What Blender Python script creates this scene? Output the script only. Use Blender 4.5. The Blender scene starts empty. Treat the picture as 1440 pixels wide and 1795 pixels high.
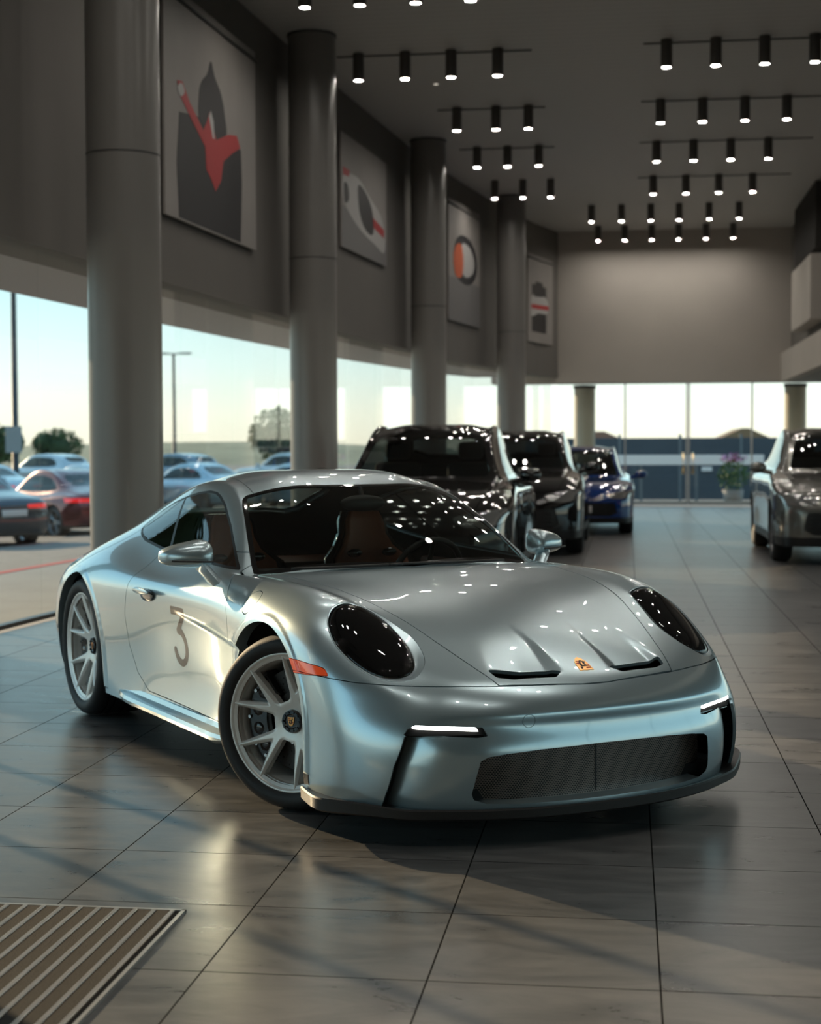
import bpy, bmesh, math, random
import numpy as np
from mathutils import Vector, Matrix
R = math.radians
sc = bpy.context.scene
COL = sc.collection

# ------------------------------------------------------------------ camera
F_PX, CAM_H = 2781.5, 1.4055
PSI, PITCH, ROLL = R(7.757), R(2.337), R(-0.203)
CAR_X, CAR_Y, CAR_A = -0.66527, 6.56090, R(-53.980)
fw = Vector((-math.sin(PSI) * math.cos(PITCH), math.cos(PSI) * math.cos(PITCH), -math.sin(PITCH)))
rt0 = Vector((math.cos(PSI), math.sin(PSI), 0))
up0 = rt0.cross(fw)
rt = math.cos(ROLL) * rt0 + math.sin(ROLL) * up0
up = -math.sin(ROLL) * rt0 + math.cos(ROLL) * up0
cam_d = bpy.data.cameras.new('camera')
cam = bpy.data.objects.new('camera', cam_d)
COL.objects.link(cam)
cam.matrix_world = Matrix(((rt.x, up.x, -fw.x, 0), (rt.y, up.y, -fw.y, 0), (rt.z, up.z, -fw.z, CAM_H), (0, 0, 0, 1)))
cam_d.sensor_fit = 'HORIZONTAL'
cam_d.sensor_width = 36
cam_d.lens = F_PX / 1440 * 36
cam_d.clip_end = 800
sc.camera = cam
# ------------------------------------------------------------------ light, sky, exposure
SUN_EL, SUN_DIR = R(17), Vector((.76, -.65, 0)).normalized()      # the way the sunlight travels
sc.view_settings.view_transform = 'Standard'
sc.view_settings.look = 'None'
sc.view_settings.exposure = 1.05
sc.view_settings.gamma = 1.0
sc.view_settings.use_curve_mapping = False
cam_d.dof.use_dof = True
cam_d.dof.focus_distance = 6.0
cam_d.dof.aperture_fstop = 4.0
sc.cycles.use_denoising = True
sc.cycles.sample_clamp_indirect = 6.0
sc.cycles.caustics_reflective = True
sc.cycles.max_bounces = 10
sc.cycles.transparent_max_bounces = 24
world = bpy.data.worlds.new('sky'); sc.world = world; world.use_nodes = True
wn, wl = world.node_tree.nodes, world.node_tree.links
w_tc = wn.new('ShaderNodeTexCoord'); w_sep = wn.new('ShaderNodeSeparateXYZ'); w_ramp = wn.new('ShaderNodeValToRGB')
wl.new(w_tc.outputs['Generated'], w_sep.inputs[0]); wl.new(w_sep.outputs['Z'], w_ramp.inputs[0])
e = w_ramp.color_ramp.elements
e[0].position, e[0].color = 0.0, (.80, .75, .60, 1)
e[1].position, e[1].color = 1.0, (.22, .42, .62, 1)
for p_, c_ in ((.022, (.80, .81, .68, 1)), (.052, (.66, .80, .76, 1)), (.10, (.48, .71, .755, 1)), (.25, (.36, .61, .74, 1)), (.5, (.28, .51, .69, 1))):
    q_ = e.new(p_); q_.color = c_
wl.new(w_ramp.outputs[0], wn['Background'].inputs['Color'])
wn['Background'].inputs['Strength'].default_value = .84
sun_d = bpy.data.lights.new('sun', 'SUN'); sun_d.energy = 3.0; sun_d.color = (1, .73, .45); sun_d.angle = R(.6)
sun = bpy.data.objects.new('sun', sun_d); COL.objects.link(sun)
sd = Vector((SUN_DIR.x * math.cos(SUN_EL), SUN_DIR.y * math.cos(SUN_EL), -math.sin(SUN_EL)))
sun.rotation_euler = sd.to_track_quat('-Z', 'Y').to_euler()
sun.location = (-20, 25, 8)
# ------------------------------------------------------------------ materials
MATS = {}
def mat(name, col, rough=.5, metal=0.0, coat=0.0, coat_rough=.03, emit=None, emit_s=0.0, noise=0.0, nscale=40, bump=0.0, spec=.5):
    if name in MATS: return MATS[name]
    m = bpy.data.materials.new(name); m.use_nodes = True
    nt = m.node_tree; b = nt.nodes['Principled BSDF']
    b.inputs['Base Color'].default_value = (*col, 1); b.inputs['Roughness'].default_value = rough
    b.inputs['Metallic'].default_value = metal; b.inputs['Coat Weight'].default_value = coat
    b.inputs['Coat Roughness'].default_value = coat_rough; b.inputs['Specular IOR Level'].default_value = spec
    if emit: b.inputs['Emission Color'].default_value = (*emit, 1); b.inputs['Emission Strength'].default_value = emit_s
    if noise or bump:
        tc = nt.nodes.new('ShaderNodeTexCoord'); n = nt.nodes.new('ShaderNodeTexNoise')
        n.inputs['Scale'].default_value = nscale; n.inputs['Detail'].default_value = 5
        nt.links.new(tc.outputs['Object'], n.inputs['Vector'])
        if noise:
            r = nt.nodes.new('ShaderNodeValToRGB')
            r.color_ramp.elements[0].position, r.color_ramp.elements[1].position = .25, .75
            r.color_ramp.elements[0].color = (*[c * (1 - noise) for c in col], 1)
            r.color_ramp.elements[1].color = (*[min(1, c * (1 + noise)) for c in col], 1)
            nt.links.new(n.outputs['Fac'], r.inputs[0]); nt.links.new(r.outputs[0], b.inputs['Base Color'])
        if bump:
            bp = nt.nodes.new('ShaderNodeBump'); bp.inputs['Strength'].default_value = bump; bp.inputs['Distance'].default_value = .01
            nt.links.new(n.outputs['Fac'], bp.inputs['Height']); nt.links.new(bp.outputs[0], b.inputs['Normal'])
    MATS[name] = m
    return m

def glass(name, tint, ior=1.5, rough=0.0, boost=1.0):
    """thin pane: what is behind it, tinted, under a Fresnel reflection"""
    if name in MATS: return MATS[name]
    m = bpy.data.materials.new(name); m.use_nodes = True
    nt = m.node_tree; nt.nodes.clear()
    out = nt.nodes.new('ShaderNodeOutputMaterial'); mx = nt.nodes.new('ShaderNodeMixShader')
    tr = nt.nodes.new('ShaderNodeBsdfTransparent'); gl = nt.nodes.new('ShaderNodeBsdfGlossy'); fr = nt.nodes.new('ShaderNodeFresnel')
    tr.inputs[0].default_value = (*tint, 1); gl.inputs['Roughness'].default_value = rough; gl.inputs[0].default_value = (1, 1, 1, 1)
    ge = nt.nodes.new('ShaderNodeNewGeometry'); mr = nt.nodes.new('ShaderNodeMapRange')          # leaving a pane reflects as entering it does
    mr.inputs[3].default_value = ior; mr.inputs[4].default_value = 1 / ior
    nt.links.new(ge.outputs['Backfacing'], mr.inputs[0]); nt.links.new(mr.outputs[0], fr.inputs[0])
    nt.links.new(fr.outputs[0], mx.inputs[0]); nt.links.new(tr.outputs[0], mx.inputs[1]); nt.links.new(gl.outputs[0], mx.inputs[2])
    nt.links.new(mx.outputs[0], out.inputs[0])
    MATS[name] = m
    return m

def paint(name, col, metal=.8, rough=.3, coat=1.0, flake=.06):
    m = mat(name, col, rough, metal, coat, .015, noise=flake, nscale=900)
    return m

# ------------------------------------------------------------------ object helpers
def tag(o, label, cat, group=None, kind=None):
    o['label'] = label; o['category'] = cat
    if group: o['group'] = group
    if kind: o['kind'] = kind
    return o
def empty(name, loc=(0, 0, 0), rz=0.0, parent=None):
    o = bpy.data.objects.new(name, None); COL.objects.link(o); o.location = loc; o.rotation_euler = (0, 0, rz)
    o.empty_display_size = .1
    if parent: o.parent = parent
    return o
def link(name, me, mats, parent=None, loc=None, rot=None):
    o = bpy.data.objects.new(name, me); COL.objects.link(o)
    if not isinstance(mats, (list, tuple)): mats = [mats]
    for m in mats:
        if m: me.materials.append(m)
    if parent: o.parent = parent
    if loc is not None: o.location = loc
    if rot is not None: o.rotation_euler = rot
    return o
def copy_tree(o, parent=None):
    c = o.copy(); COL.objects.link(c); c.parent = parent
    for ch in list(o.children): copy_tree(ch, c)
    return c

class MB:
    """collects shapes in one bmesh, linked as one mesh object"""
    def __init__(s): s.bm = bmesh.new(); s.mi = 0
    def box(s, x0, x1, y0, y1, z0, z1, bev=0.0, M=None):
        r = bmesh.ops.create_cube(s.bm, size=1); vs = r['verts']
        for v in vs: v.co = Vector(((x0 + x1) / 2 + v.co.x * (x1 - x0), (y0 + y1) / 2 + v.co.y * (y1 - y0), (z0 + z1) / 2 + v.co.z * (z1 - z0)))
        fs = {f for v in vs for f in v.link_faces}
        if bev:
            rb = bmesh.ops.bevel(s.bm, geom=list({e for v in vs for e in v.link_edges}), offset=bev, segments=2, affect='EDGES', profile=.5)
            fs = set(rb['faces']) | {f for f in fs if f.is_valid}; vs = list({v for f in fs for v in f.verts})
        for f in fs: f.material_index = s.mi
        if M is not None: bmesh.ops.transform(s.bm, matrix=M, verts=vs)
        return vs
    def lathe(s, prof, n=32, M=None, close=False, a0=0.0, a1=2 * math.pi, cap=False):
        """prof: (r, h) pairs turned about Z"""
        full = abs(a1 - a0 - 2 * math.pi) < 1e-6
        k = n if full else n + 1
        rings = []
        for i in range(k):
            a = a0 + (a1 - a0) * i / n
            rings.append([s.bm.verts.new((r * math.cos(a), r * math.sin(a), h)) for r, h in prof])
        m = len(prof)
        for i in range(n):
            A, B = rings[i], rings[(i + 1) % k]
            for j in range(m if close else m - 1):
                q = [A[j], B[j], B[(j + 1) % m], A[(j + 1) % m]]
                f = s.bm.faces.new(q); f.material_index = s.mi; f.smooth = True
        if cap and not full:
            for A in (rings[0][::-1], rings[-1]):
                f = s.bm.faces.new(A); f.material_index = s.mi
        vs = [v for r in rings for v in r]
        if M is not None: bmesh.ops.transform(s.bm, matrix=M, verts=vs)
        return vs
    def cyl(s, p, q, r, n=16, r2=None, cap=True):
        p, q = Vector(p), Vector(q); d = q - p
        rr = bmesh.ops.create_cone(s.bm, cap_ends=cap, segments=n, radius1=r, radius2=r if r2 is None else r2, depth=d.length)
        M = Matrix.Translation((p + q) / 2) @ d.to_track_quat('Z', 'Y').to_matrix().to_4x4()
        bmesh.ops.transform(s.bm, matrix=M, verts=rr['verts'])
        for f in {f for v in rr['verts'] for f in v.link_faces}: f.material_index = s.mi; f.smooth = len(f.verts) == 4
    def ball(s, c, r, sx=1, sy=1, sz=1, n=16, M=None):
        rr = bmesh.ops.create_uvsphere(s.bm, u_segments=n, v_segments=max(6, n // 2), radius=r)
        for v in rr['verts']: v.co = Vector((c[0] + v.co.x * sx, c[1] + v.co.y * sy, c[2] + v.co.z * sz))
        for f in {f for v in rr['verts'] for f in v.link_faces}: f.material_index = s.mi; f.smooth = True
        if M is not None: bmesh.ops.transform(s.bm, matrix=M, verts=rr['verts'])
    def prism(s, pts, a, b, axis='y'):
        """polygon of 2-d points between a and b on the axis"""
        def P(u, v, w): return {'x': (w, u, v), 'y': (u, w, v), 'z': (u, v, w)}[axis]
        A = [s.bm.verts.new(P(u, v, a)) for u, v in pts]; B = [s.bm.verts.new(P(u, v, b)) for u, v in pts]
        fs = [s.bm.faces.new(A), s.bm.faces.new(B[::-1])]
        for i in range(len(pts)):
            j = (i + 1) % len(pts); fs.append(s.bm.faces.new((A[j], A[i], B[i], B[j])))
        for f in fs: f.material_index = s.mi
        bmesh.ops.recalc_face_normals(s.bm, faces=fs)
    def tube(s, pts, r, n=8, closed=False):
        pts = [Vector(p) for p in pts]; rings = []; k = len(pts)
        for i, p in enumerate(pts):
            d = (pts[(i + 1) % k] - pts[i - 1]) if closed else (pts[min(i + 1, k - 1)] - pts[max(i - 1, 0)])
            qt = d.to_track_quat('Z', 'Y'); rad = r[i] if isinstance(r, (list, tuple)) else r
            rings.append([s.bm.verts.new(p + qt @ Vector((rad * math.cos(2 * math.pi * j / n), rad * math.sin(2 * math.pi * j / n), 0))) for j in range(n)])
        for i in range(k if closed else k - 1):
            A, B = rings[i], rings[(i + 1) % k]
            for j in range(n):
                f = s.bm.faces.new((A[j], A[(j + 1) % n], B[(j + 1) % n], B[j])); f.smooth = True; f.material_index = s.mi
        if not closed:
            for A in (rings[0][::-1], rings[-1]):
                f = s.bm.faces.new(A); f.material_index = s.mi
    def sweep(s, path, sec):
        """path of (point, outward) pairs; sec of (out, up) pairs, or one per path point"""
        rings = []
        for i, (p, o) in enumerate(path):
            c = sec[i] if isinstance(sec[0], list) else sec
            rings.append([s.bm.verts.new(Vector(p) + Vector(o) * a + Vector((0, 0, b))) for a, b in c])
        m = len(rings[0]); fs = []
        for A, B in zip(rings[:-1], rings[1:]):
            for j in range(m):
                f = s.bm.faces.new((A[j], A[(j + 1) % m], B[(j + 1) % m], B[j])); f.material_index = s.mi; fs.append(f)
        for A in (rings[0][::-1], rings[-1]):
            f = s.bm.faces.new(A); f.material_index = s.mi; fs.append(f)
        bmesh.ops.recalc_face_normals(s.bm, faces=fs)
    def build(s, name, mats, parent=None, smooth=None, loc=None, rot=None):
        me = bpy.data.meshes.new(name); s.bm.to_mesh(me); s.bm.free()
        if smooth is not None:
            me.shade_smooth() if smooth == 1 else None
            if 0 < smooth < 1: me.shade_smooth(); me.set_sharp_from_angle(angle=smooth * math.pi)
        return link(name, me, mats, parent, loc, rot)

# ------------------------------------------------------------------ cutting a dense surface along drawn curves
class Surf:
    def __init__(s, V, T, N=None):
        s.V, s.T = V, T
        s.N = vnormals(V, T) if N is None else N
    def compact(s):
        u, inv = np.unique(s.T, return_inverse=True)
        return Surf(s.V[u], inv.reshape(-1, 3), s.N[u])
    def copy(s): return Surf(s.V.copy(), s.T.copy(), s.N.copy())
def vnormals(V, T):
    fn = np.cross(V[T[:, 1]] - V[T[:, 0]], V[T[:, 2]] - V[T[:, 0]]); N = np.zeros_like(V)
    for i in range(3): np.add.at(N, T[:, i], fn)
    return N / np.maximum(np.linalg.norm(N, axis=1, keepdims=True), 1e-12)
def clip(m, g):
    """(part where g < 0, part where g > 0), cut where g = 0"""
    g = np.where(np.abs(g) < 1e-7, 1e-7, g)
    s = g[m.T] > 0; c = s.sum(1)
    neg, pos, mix = [m.T[c == 0]], [m.T[c == 3]], m.T[(c == 1) | (c == 2)]
    V, N = m.V, m.N
    if len(mix):
        sm = g[mix] > 0; lone_pos = sm.sum(1) == 1
        k = np.where(lone_pos, np.argmax(sm, 1), np.argmin(sm, 1)); r = np.arange(len(mix))
        a, b, cc = mix[r, k], mix[r, (k + 1) % 3], mix[r, (k + 2) % 3]
        E = np.concatenate([np.stack([a, b], 1), np.stack([a, cc], 1)]); E.sort(1)
        u, inv = np.unique(E, axis=0, return_inverse=True); inv = inv.reshape(-1)
        t = (g[u[:, 0]] / (g[u[:, 0]] - g[u[:, 1]]))[:, None]
        n0 = len(V)
        V = np.concatenate([V, V[u[:, 0]] * (1 - t) + V[u[:, 1]] * t])
        Nn = N[u[:, 0]] * (1 - t) + N[u[:, 1]] * t; Nn /= np.maximum(np.linalg.norm(Nn, axis=1, keepdims=True), 1e-12)
        N = np.concatenate([N, Nn])
        p, q = n0 + inv[:len(mix)], n0 + inv[len(mix):]
        one = np.stack([a, p, q], 1); two = np.concatenate([np.stack([p, b, cc], 1), np.stack([p, cc, q], 1)])
        lp2 = np.concatenate([lone_pos, lone_pos])
        pos += [one[lone_pos], two[~lp2]]; neg += [one[~lone_pos], two[lp2]]
    A = Surf(V, np.concatenate(neg), N).compact() if sum(map(len, neg)) else None
    B = Surf(V, np.concatenate(pos), N).compact() if sum(map(len, pos)) else None
    return A, B
def carve(m, field, gap=.0):
    """(inside, outside) of field(m) with an open joint of width 2*gap"""
    g = field(m)
    if gap == 0: return clip(m, g)
    return clip(m, g + gap)[0], clip(m, g - gap)[1]
def join(*ms):
    ms = [m for m in ms if m is not None]; V, T, N, k = [], [], [], 0
    for m in ms: V.append(m.V); N.append(m.N); T.append(m.T + k); k += len(m.V)
    return Surf(np.concatenate(V), np.concatenate(T), np.concatenate(N))
def sdf_poly(P, poly):
    """signed distance of 2-d points to a closed polygon, negative inside"""
    poly = np.asarray(poly, float); out = np.full(len(P), 9.0)
    lo, hi = poly.min(0) - .15, poly.max(0) + .15
    sel = np.where((P > lo).all(1) & (P < hi).all(1))[0]
    if not len(sel): return out
    Q = P[sel]; d = np.full(len(Q), 9.0); ins = np.zeros(len(Q), bool)
    for a, b in zip(poly, np.roll(poly, -1, 0)):
        ab = b - a; t = np.clip(((Q - a) @ ab) / max(ab @ ab, 1e-12), 0, 1)
        d = np.minimum(d, np.linalg.norm(Q - a - t[:, None] * ab, axis=1))
        c = (a[1] > Q[:, 1]) != (b[1] > Q[:, 1])
        if abs(ab[1]) > 1e-12: ins ^= c & (Q[:, 0] < ab[0] * (Q[:, 1] - a[1]) / ab[1] + a[0])
    out[sel] = np.where(ins, -d, d)
    return out
def smooth_poly(pts, n=6, closed=True):
    P = np.array(pts, float); k = len(P); out = []
    for i in range(k if closed else k - 1):
        p0, p1, p2, p3 = (P[(i - 1) % k], P[i], P[(i + 1) % k], P[(i + 2) % k]) if closed else (P[max(i - 1, 0)], P[i], P[i + 1], P[min(i + 2, k - 1)])
        for j in range(n):
            t = j / n
            out.append(.5 * (2 * p1 + (p2 - p0) * t + (2 * p0 - 5 * p1 + 4 * p2 - p3) * t * t + (3 * p1 - p0 - 3 * p2 + p3) * t ** 3))
    if not closed: out.append(P[-1])
    return np.array(out)
def round_poly(pts, r, n=5):
    """polygon with its corners rounded by radius r (number, or one per corner)"""
    P = np.array(pts, float); k = len(P); out = []
    for i in range(k):
        a, b, c = P[i - 1], P[i], P[(i + 1) % k]; rr = r[i] if isinstance(r, (list, tuple)) else r
        u, v = a - b, c - b; lu, lv = np.linalg.norm(u), np.linalg.norm(v); d = min(rr, lu * .45, lv * .45)
        p, q = b + u / lu * d, b + v / lv * d
        for j in range(n + 1):
            t = j / n; out.append((1 - t) ** 2 * p + 2 * t * (1 - t) * b + t * t * q)
    return np.array(out)
def sstep(t): t = np.clip(t, 0, 1); return t * t * (3 - 2 * t)
def boundary(m):
    E = np.concatenate([m.T[:, [0, 1]], m.T[:, [1, 2]], m.T[:, [2, 0]]]); S = np.sort(E, 1)
    u, i, c = np.unique(S, axis=0, return_index=True, return_counts=True)
    return E[i[c == 1]]
def flange(m, vec_fn, where=None):
    """the surface with its open edges turned in: vec_fn(V, N) gives the offset of the new edge"""
    E = boundary(m)
    if where is not None: E = E[where(m.V[E].mean(1))]
    if not len(E): return m
    u, inv = np.unique(E, return_inverse=True); inv = inv.reshape(E.shape)
    A = m.V[u]; B = A + vec_fn(A, m.N[u]); k = len(m.V); n = len(u)
    T2 = np.concatenate([np.stack([inv[:, 1], inv[:, 0], n + inv[:, 0]], 1), np.stack([inv[:, 1], n + inv[:, 0], n + inv[:, 1]], 1)])
    V2 = np.concatenate([A, B]); N2 = vnormals(V2, T2)
    return Surf(np.concatenate([m.V, V2]), np.concatenate([m.T, T2 + k]), np.concatenate([m.N, N2]))
def inward(d): return lambda V, N: -N * d
def surf_obj(name, m, mats, parent=None, midx=None):
    me = bpy.data.meshes.new(name); k = len(m.T)
    me.vertices.add(len(m.V)); me.vertices.foreach_set('co', m.V.astype(np.float32).ravel())
    me.loops.add(3 * k); me.loops.foreach_set('vertex_index', m.T.astype(np.int32).ravel())
    me.polygons.add(k); me.polygons.foreach_set('loop_start', np.arange(0, 3 * k, 3, dtype=np.int32))
    if midx is not None: me.polygons.foreach_set('material_index', np.asarray(midx, np.int32))
    me.update(calc_edges=True); me.shade_smooth()
    me.normals_split_custom_set_from_vertices(m.N.tolist())
    return link(name, me, mats, parent)
# ------------------------------------------------------------------ master surface of the sports car
# car axes: x forward from the front axle, y to the car's left, z up from the floor
TOP = [
 [(.945,0,.548),(.94,.17,.549),(.92,.33,.552),(.882,.455,.554),(.84,.56,.555),(.785,.65,.556),(.725,.735,.556)],
 [(.86,0,.597),(.857,.16,.597),(.835,.31,.598),(.81,.41,.602),(.765,.53,.603),(.70,.66,.609),(.585,.81,.600)],
 [(.70,0,.673),(.70,.15,.672),(.69,.29,.662),(.68,.445,.652),(.65,.56,.654),(.60,.685,.658),(.46,.845,.655)],
 [(.52,0,.74),(.52,.15,.738),(.515,.32,.729),(.515,.50,.719),(.49,.60,.727),(.45,.705,.737),(.33,.868,.715)],
 [(.30,0,.79),(.30,.17,.789),(.30,.36,.784),(.30,.555,.790),(.30,.64,.803),(.29,.735,.815),(.18,.882,.758)],
 [(.05,0,.831),(.05,.18,.83),(.05,.39,.827),(.05,.60,.834),(.06,.68,.846),(.06,.765,.843),(.0,.888,.78)],
 [(-.17,0,.857),(-.17,.19,.856),(-.18,.41,.853),(-.21,.63,.852),(-.21,.70,.861),(-.21,.778,.858),(-.24,.886,.785)],
 [(-.40,0,.880),(-.405,.2,.879),(-.44,.42,.873),(-.52,.65,.864),(-.55,.735,.862),(-.57,.792,.857),(-.58,.875,.79)],
 [(-.47,0,.893),(-.475,.22,.891),(-.51,.45,.886),(-.60,.672,.882),(-.655,.738,.872),(-.72,.775,.862),(-.75,.867,.79)],
 [(-.73,0,1.075),(-.735,.2,1.073),(-.765,.40,1.063),(-.83,.61,1.035),(-.90,.668,1.005),(-.98,.768,.872),(-1.0,.867,.79)],
 [(-1.0,0,1.237),(-1.005,.18,1.235),(-1.03,.36,1.227),(-1.09,.53,1.197),(-1.18,.60,1.138),(-1.27,.763,.884),(-1.30,.87,.79)],
 [(-1.28,0,1.291),(-1.28,.17,1.289),(-1.3,.33,1.28),(-1.36,.485,1.253),(-1.42,.58,1.196),(-1.52,.757,.896),(-1.55,.877,.795)],
 [(-1.65,0,1.290),(-1.65,.16,1.288),(-1.65,.32,1.277),(-1.68,.47,1.243),(-1.72,.575,1.172),(-1.78,.757,.912),(-1.80,.887,.80)],
 [(-2.0,0,1.248),(-2.0,.16,1.245),(-2.0,.31,1.233),(-2.02,.462,1.195),(-2.04,.572,1.108),(-2.06,.758,.928),(-2.06,.902,.805)],
 [(-2.35,0,1.175),(-2.35,.16,1.172),(-2.35,.32,1.158),(-2.36,.47,1.115),(-2.36,.588,1.022),(-2.34,.76,.915),(-2.34,.911,.80)],
 [(-2.7,0,1.075),(-2.7,.17,1.072),(-2.7,.33,1.057),(-2.68,.48,1.01),(-2.66,.605,.928),(-2.62,.765,.868),(-2.6,.905,.775)],
 [(-3.05,0,.96),(-3.05,.17,.957),(-3.05,.34,.945),(-3.02,.50,.90),(-2.97,.63,.85),(-2.9,.765,.81),(-2.85,.88,.73)],
 [(-3.3,0,.87),(-3.3,.17,.868),(-3.29,.34,.86),(-3.26,.5,.83),(-3.22,.62,.80),(-3.14,.74,.765),(-3.08,.83,.70)],
]
# columns below the shoulder line, top row R4 down to R0
FRONT = [
 [(1.0,0,.49),(1.028,0,.42),(1.02,0,.33),(1.028,0,.22),(1.03,0,.13)],
 [(.995,.175,.49),(1.022,.175,.42),(1.016,.175,.33),(1.02,.175,.22),(1.02,.175,.13)],
 [(.975,.335,.49),(1.003,.34,.42),(1.002,.34,.33),(.997,.34,.22),(.99,.34,.13)],
 [(.935,.47,.49),(.965,.48,.42),(.972,.485,.33),(.958,.485,.22),(.945,.48,.13)],
 [(.885,.585,.49),(.908,.60,.42),(.918,.61,.33),(.905,.61,.22),(.885,.60,.13)],
 [(.828,.68,.49),(.852,.705,.42),(.857,.715,.33),(.848,.715,.22),(.825,.71,.13)],
]
CORNER = [(.748,.768,.49),(.765,.79,.42),(.768,.80,.33),(.763,.802,.22),(.745,.80,.13)]
SIDE = [
 [(.62,.845,.50),(.635,.863,.42),(.638,.868,.33),(.635,.868,.22),(.62,.86,.13)],
 [(.48,.885,.52),(.49,.893,.42),(.49,.896,.33),(.49,.896,.22),(.48,.89,.13)],
 [(.34,.903,.56),(.345,.908,.44),(.345,.91,.33),(.345,.91,.22),(.345,.905,.13)],
 [(.18,.913,.62),(.18,.916,.46),(.18,.916,.33),(.18,.915,.22),(.18,.91,.14)],
 [(0,.916,.66),(0,.917,.48),(0,.915,.34),(0,.912,.23),(0,.905,.15)],
 [(-.24,.912,.66),(-.24,.910,.48),(-.24,.902,.35),(-.24,.895,.24),(-.24,.885,.16)],
 [(-.58,.888,.68),(-.58,.872,.50),(-.58,.866,.36),(-.58,.876,.25),(-.58,.885,.17)],
 [(-.75,.878,.68),(-.75,.860,.50),(-.75,.857,.36),(-.75,.872,.25),(-.75,.885,.17)],
 [(-1.0,.876,.68),(-1.0,.857,.50),(-1.0,.855,.36),(-1.0,.873,.25),(-1.0,.888,.17)],
 [(-1.3,.882,.68),(-1.3,.864,.50),(-1.3,.860,.36),(-1.3,.877,.25),(-1.3,.89,.17)],
 [(-1.55,.893,.68),(-1.55,.880,.50),(-1.55,.873,.36),(-1.55,.882,.25),(-1.55,.892,.17)],
 [(-1.80,.907,.68),(-1.80,.903,.50),(-1.80,.895,.36),(-1.80,.893,.25),(-1.80,.893,.17)],
 [(-2.06,.922,.67),(-2.06,.923,.50),(-2.06,.915,.36),(-2.06,.91,.25),(-2.06,.90,.17)],
 [(-2.34,.928,.67),(-2.34,.928,.50),(-2.34,.922,.36),(-2.34,.915,.26),(-2.34,.91,.18)],
 [(-2.60,.925,.66),(-2.60,.926,.50),(-2.60,.92,.36),(-2.60,.912,.26),(-2.60,.90,.19)],
 [(-2.87,.905,.62),(-2.87,.91,.48),(-2.87,.905,.36),(-2.87,.895,.27),(-2.86,.87,.20)],
 [(-3.12,.855,.60),(-3.13,.86,.48),(-3.12,.85,.36),(-3.10,.84,.28),(-3.05,.82,.22)],
]
REAR = [  # y = 0 outwards, under TOP[-1]
 [(-3.46,0,.69),(-3.50,0,.55),(-3.50,0,.40),(-3.44,0,.29),(-3.32,0,.22)],
 [(-3.455,.17,.688),(-3.495,.17,.545),(-3.495,.17,.395),(-3.435,.17,.29),(-3.315,.17,.22)],
 [(-3.44,.33,.68),(-3.475,.33,.54),(-3.475,.33,.39),(-3.42,.32,.29),(-3.30,.31,.22)],
 [(-3.40,.48,.67),(-3.435,.48,.53),(-3.435,.48,.39),(-3.385,.47,.285),(-3.27,.46,.22)],
 [(-3.33,.62,.65),(-3.37,.62,.52),(-3.37,.61,.38),(-3.32,.60,.28),(-3.22,.59,.22)],
 [(-3.24,.755,.63),(-3.275,.76,.50),(-3.27,.75,.37),(-3.23,.74,.28),(-3.15,.72,.22)],
]

def build_cage(TOP, FRONT, CORNER, SIDE, REAR):
    verts, idx, faces = [], {}, []
    def vid(key, p, s):
        y = 0.0 if abs(p[1]) < 1e-6 else s * p[1]
        k = key if y == 0 else key + (s,)
        if k not in idx:
            idx[k] = len(verts); verts.append((p[0], y, p[2]))
        return idx[k]
    nT, nC = len(TOP), 7
    for s in (1, -1):
        def quad(*q):
            faces.append(q if s > 0 else q[::-1])
        T = [[vid(('t', i, j), TOP[i][j], s) for j in range(nC)] for i in range(nT)]
        for i in range(nT - 1):
            for j in range(nC - 1):
                quad(T[i][j], T[i][j + 1], T[i + 1][j + 1], T[i + 1][j])
        cols = []
        for j in range(6):
            cols.append([T[0][j]] + [vid(('f', j, r), FRONT[j][r], s) for r in range(5)])
        cols.append([T[0][6]] + [vid(('k', 0, r), CORNER[r], s) for r in range(5)])
        for i in range(nT - 1):
            cols.append([T[i + 1][6]] + [vid(('s', i, r), SIDE[i][r], s) for r in range(5)])
        for j in range(5, -1, -1):
            cols.append([T[nT - 1][j]] + [vid(('g', j, r), REAR[j][r], s) for r in range(5)])
        for a, b in zip(cols[:-1], cols[1:]):
            for r in range(5):
                quad(a[r], a[r + 1], b[r + 1], b[r])
    return np.array(verts), faces

def subdiv(V, Fc, level):
    me = bpy.data.meshes.new('tmp'); me.from_pydata([tuple(v) for v in V], [], [tuple(f) for f in Fc]); me.update()
    o = bpy.data.objects.new('tmp', me); COL.objects.link(o)
    m = o.modifiers.new('s', 'SUBSURF'); m.levels = level; m.render_levels = level; m.use_limit_surface = True; m.quality = 6
    dg = bpy.context.evaluated_depsgraph_get()
    e = o.evaluated_get(dg); em = e.to_mesh()
    n = len(em.vertices); a = np.empty(n * 3); em.vertices.foreach_get('co', a)
    q = np.empty(len(em.loops), int); em.loops.foreach_get('vertex_index', q)
    V2 = a.reshape(-1, 3).copy(); F2 = q.reshape(-1, 4).copy()
    e.to_mesh_clear(); bpy.data.objects.remove(o); bpy.data.meshes.remove(me)
    return V2, F2

def master_surface(tables, level=4):
    tgt, Fc = build_cage(*tables)
    cage = tgt.copy()
    for it in range(14):
        lim, _ = subdiv(cage, Fc, 1)
        cage += (tgt - lim[:len(tgt)]) * .9
    V, Q = subdiv(cage, Fc, level)
    T = np.concatenate([Q[:, [0, 1, 2]], Q[:, [0, 2, 3]]])
    return V, T

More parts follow.
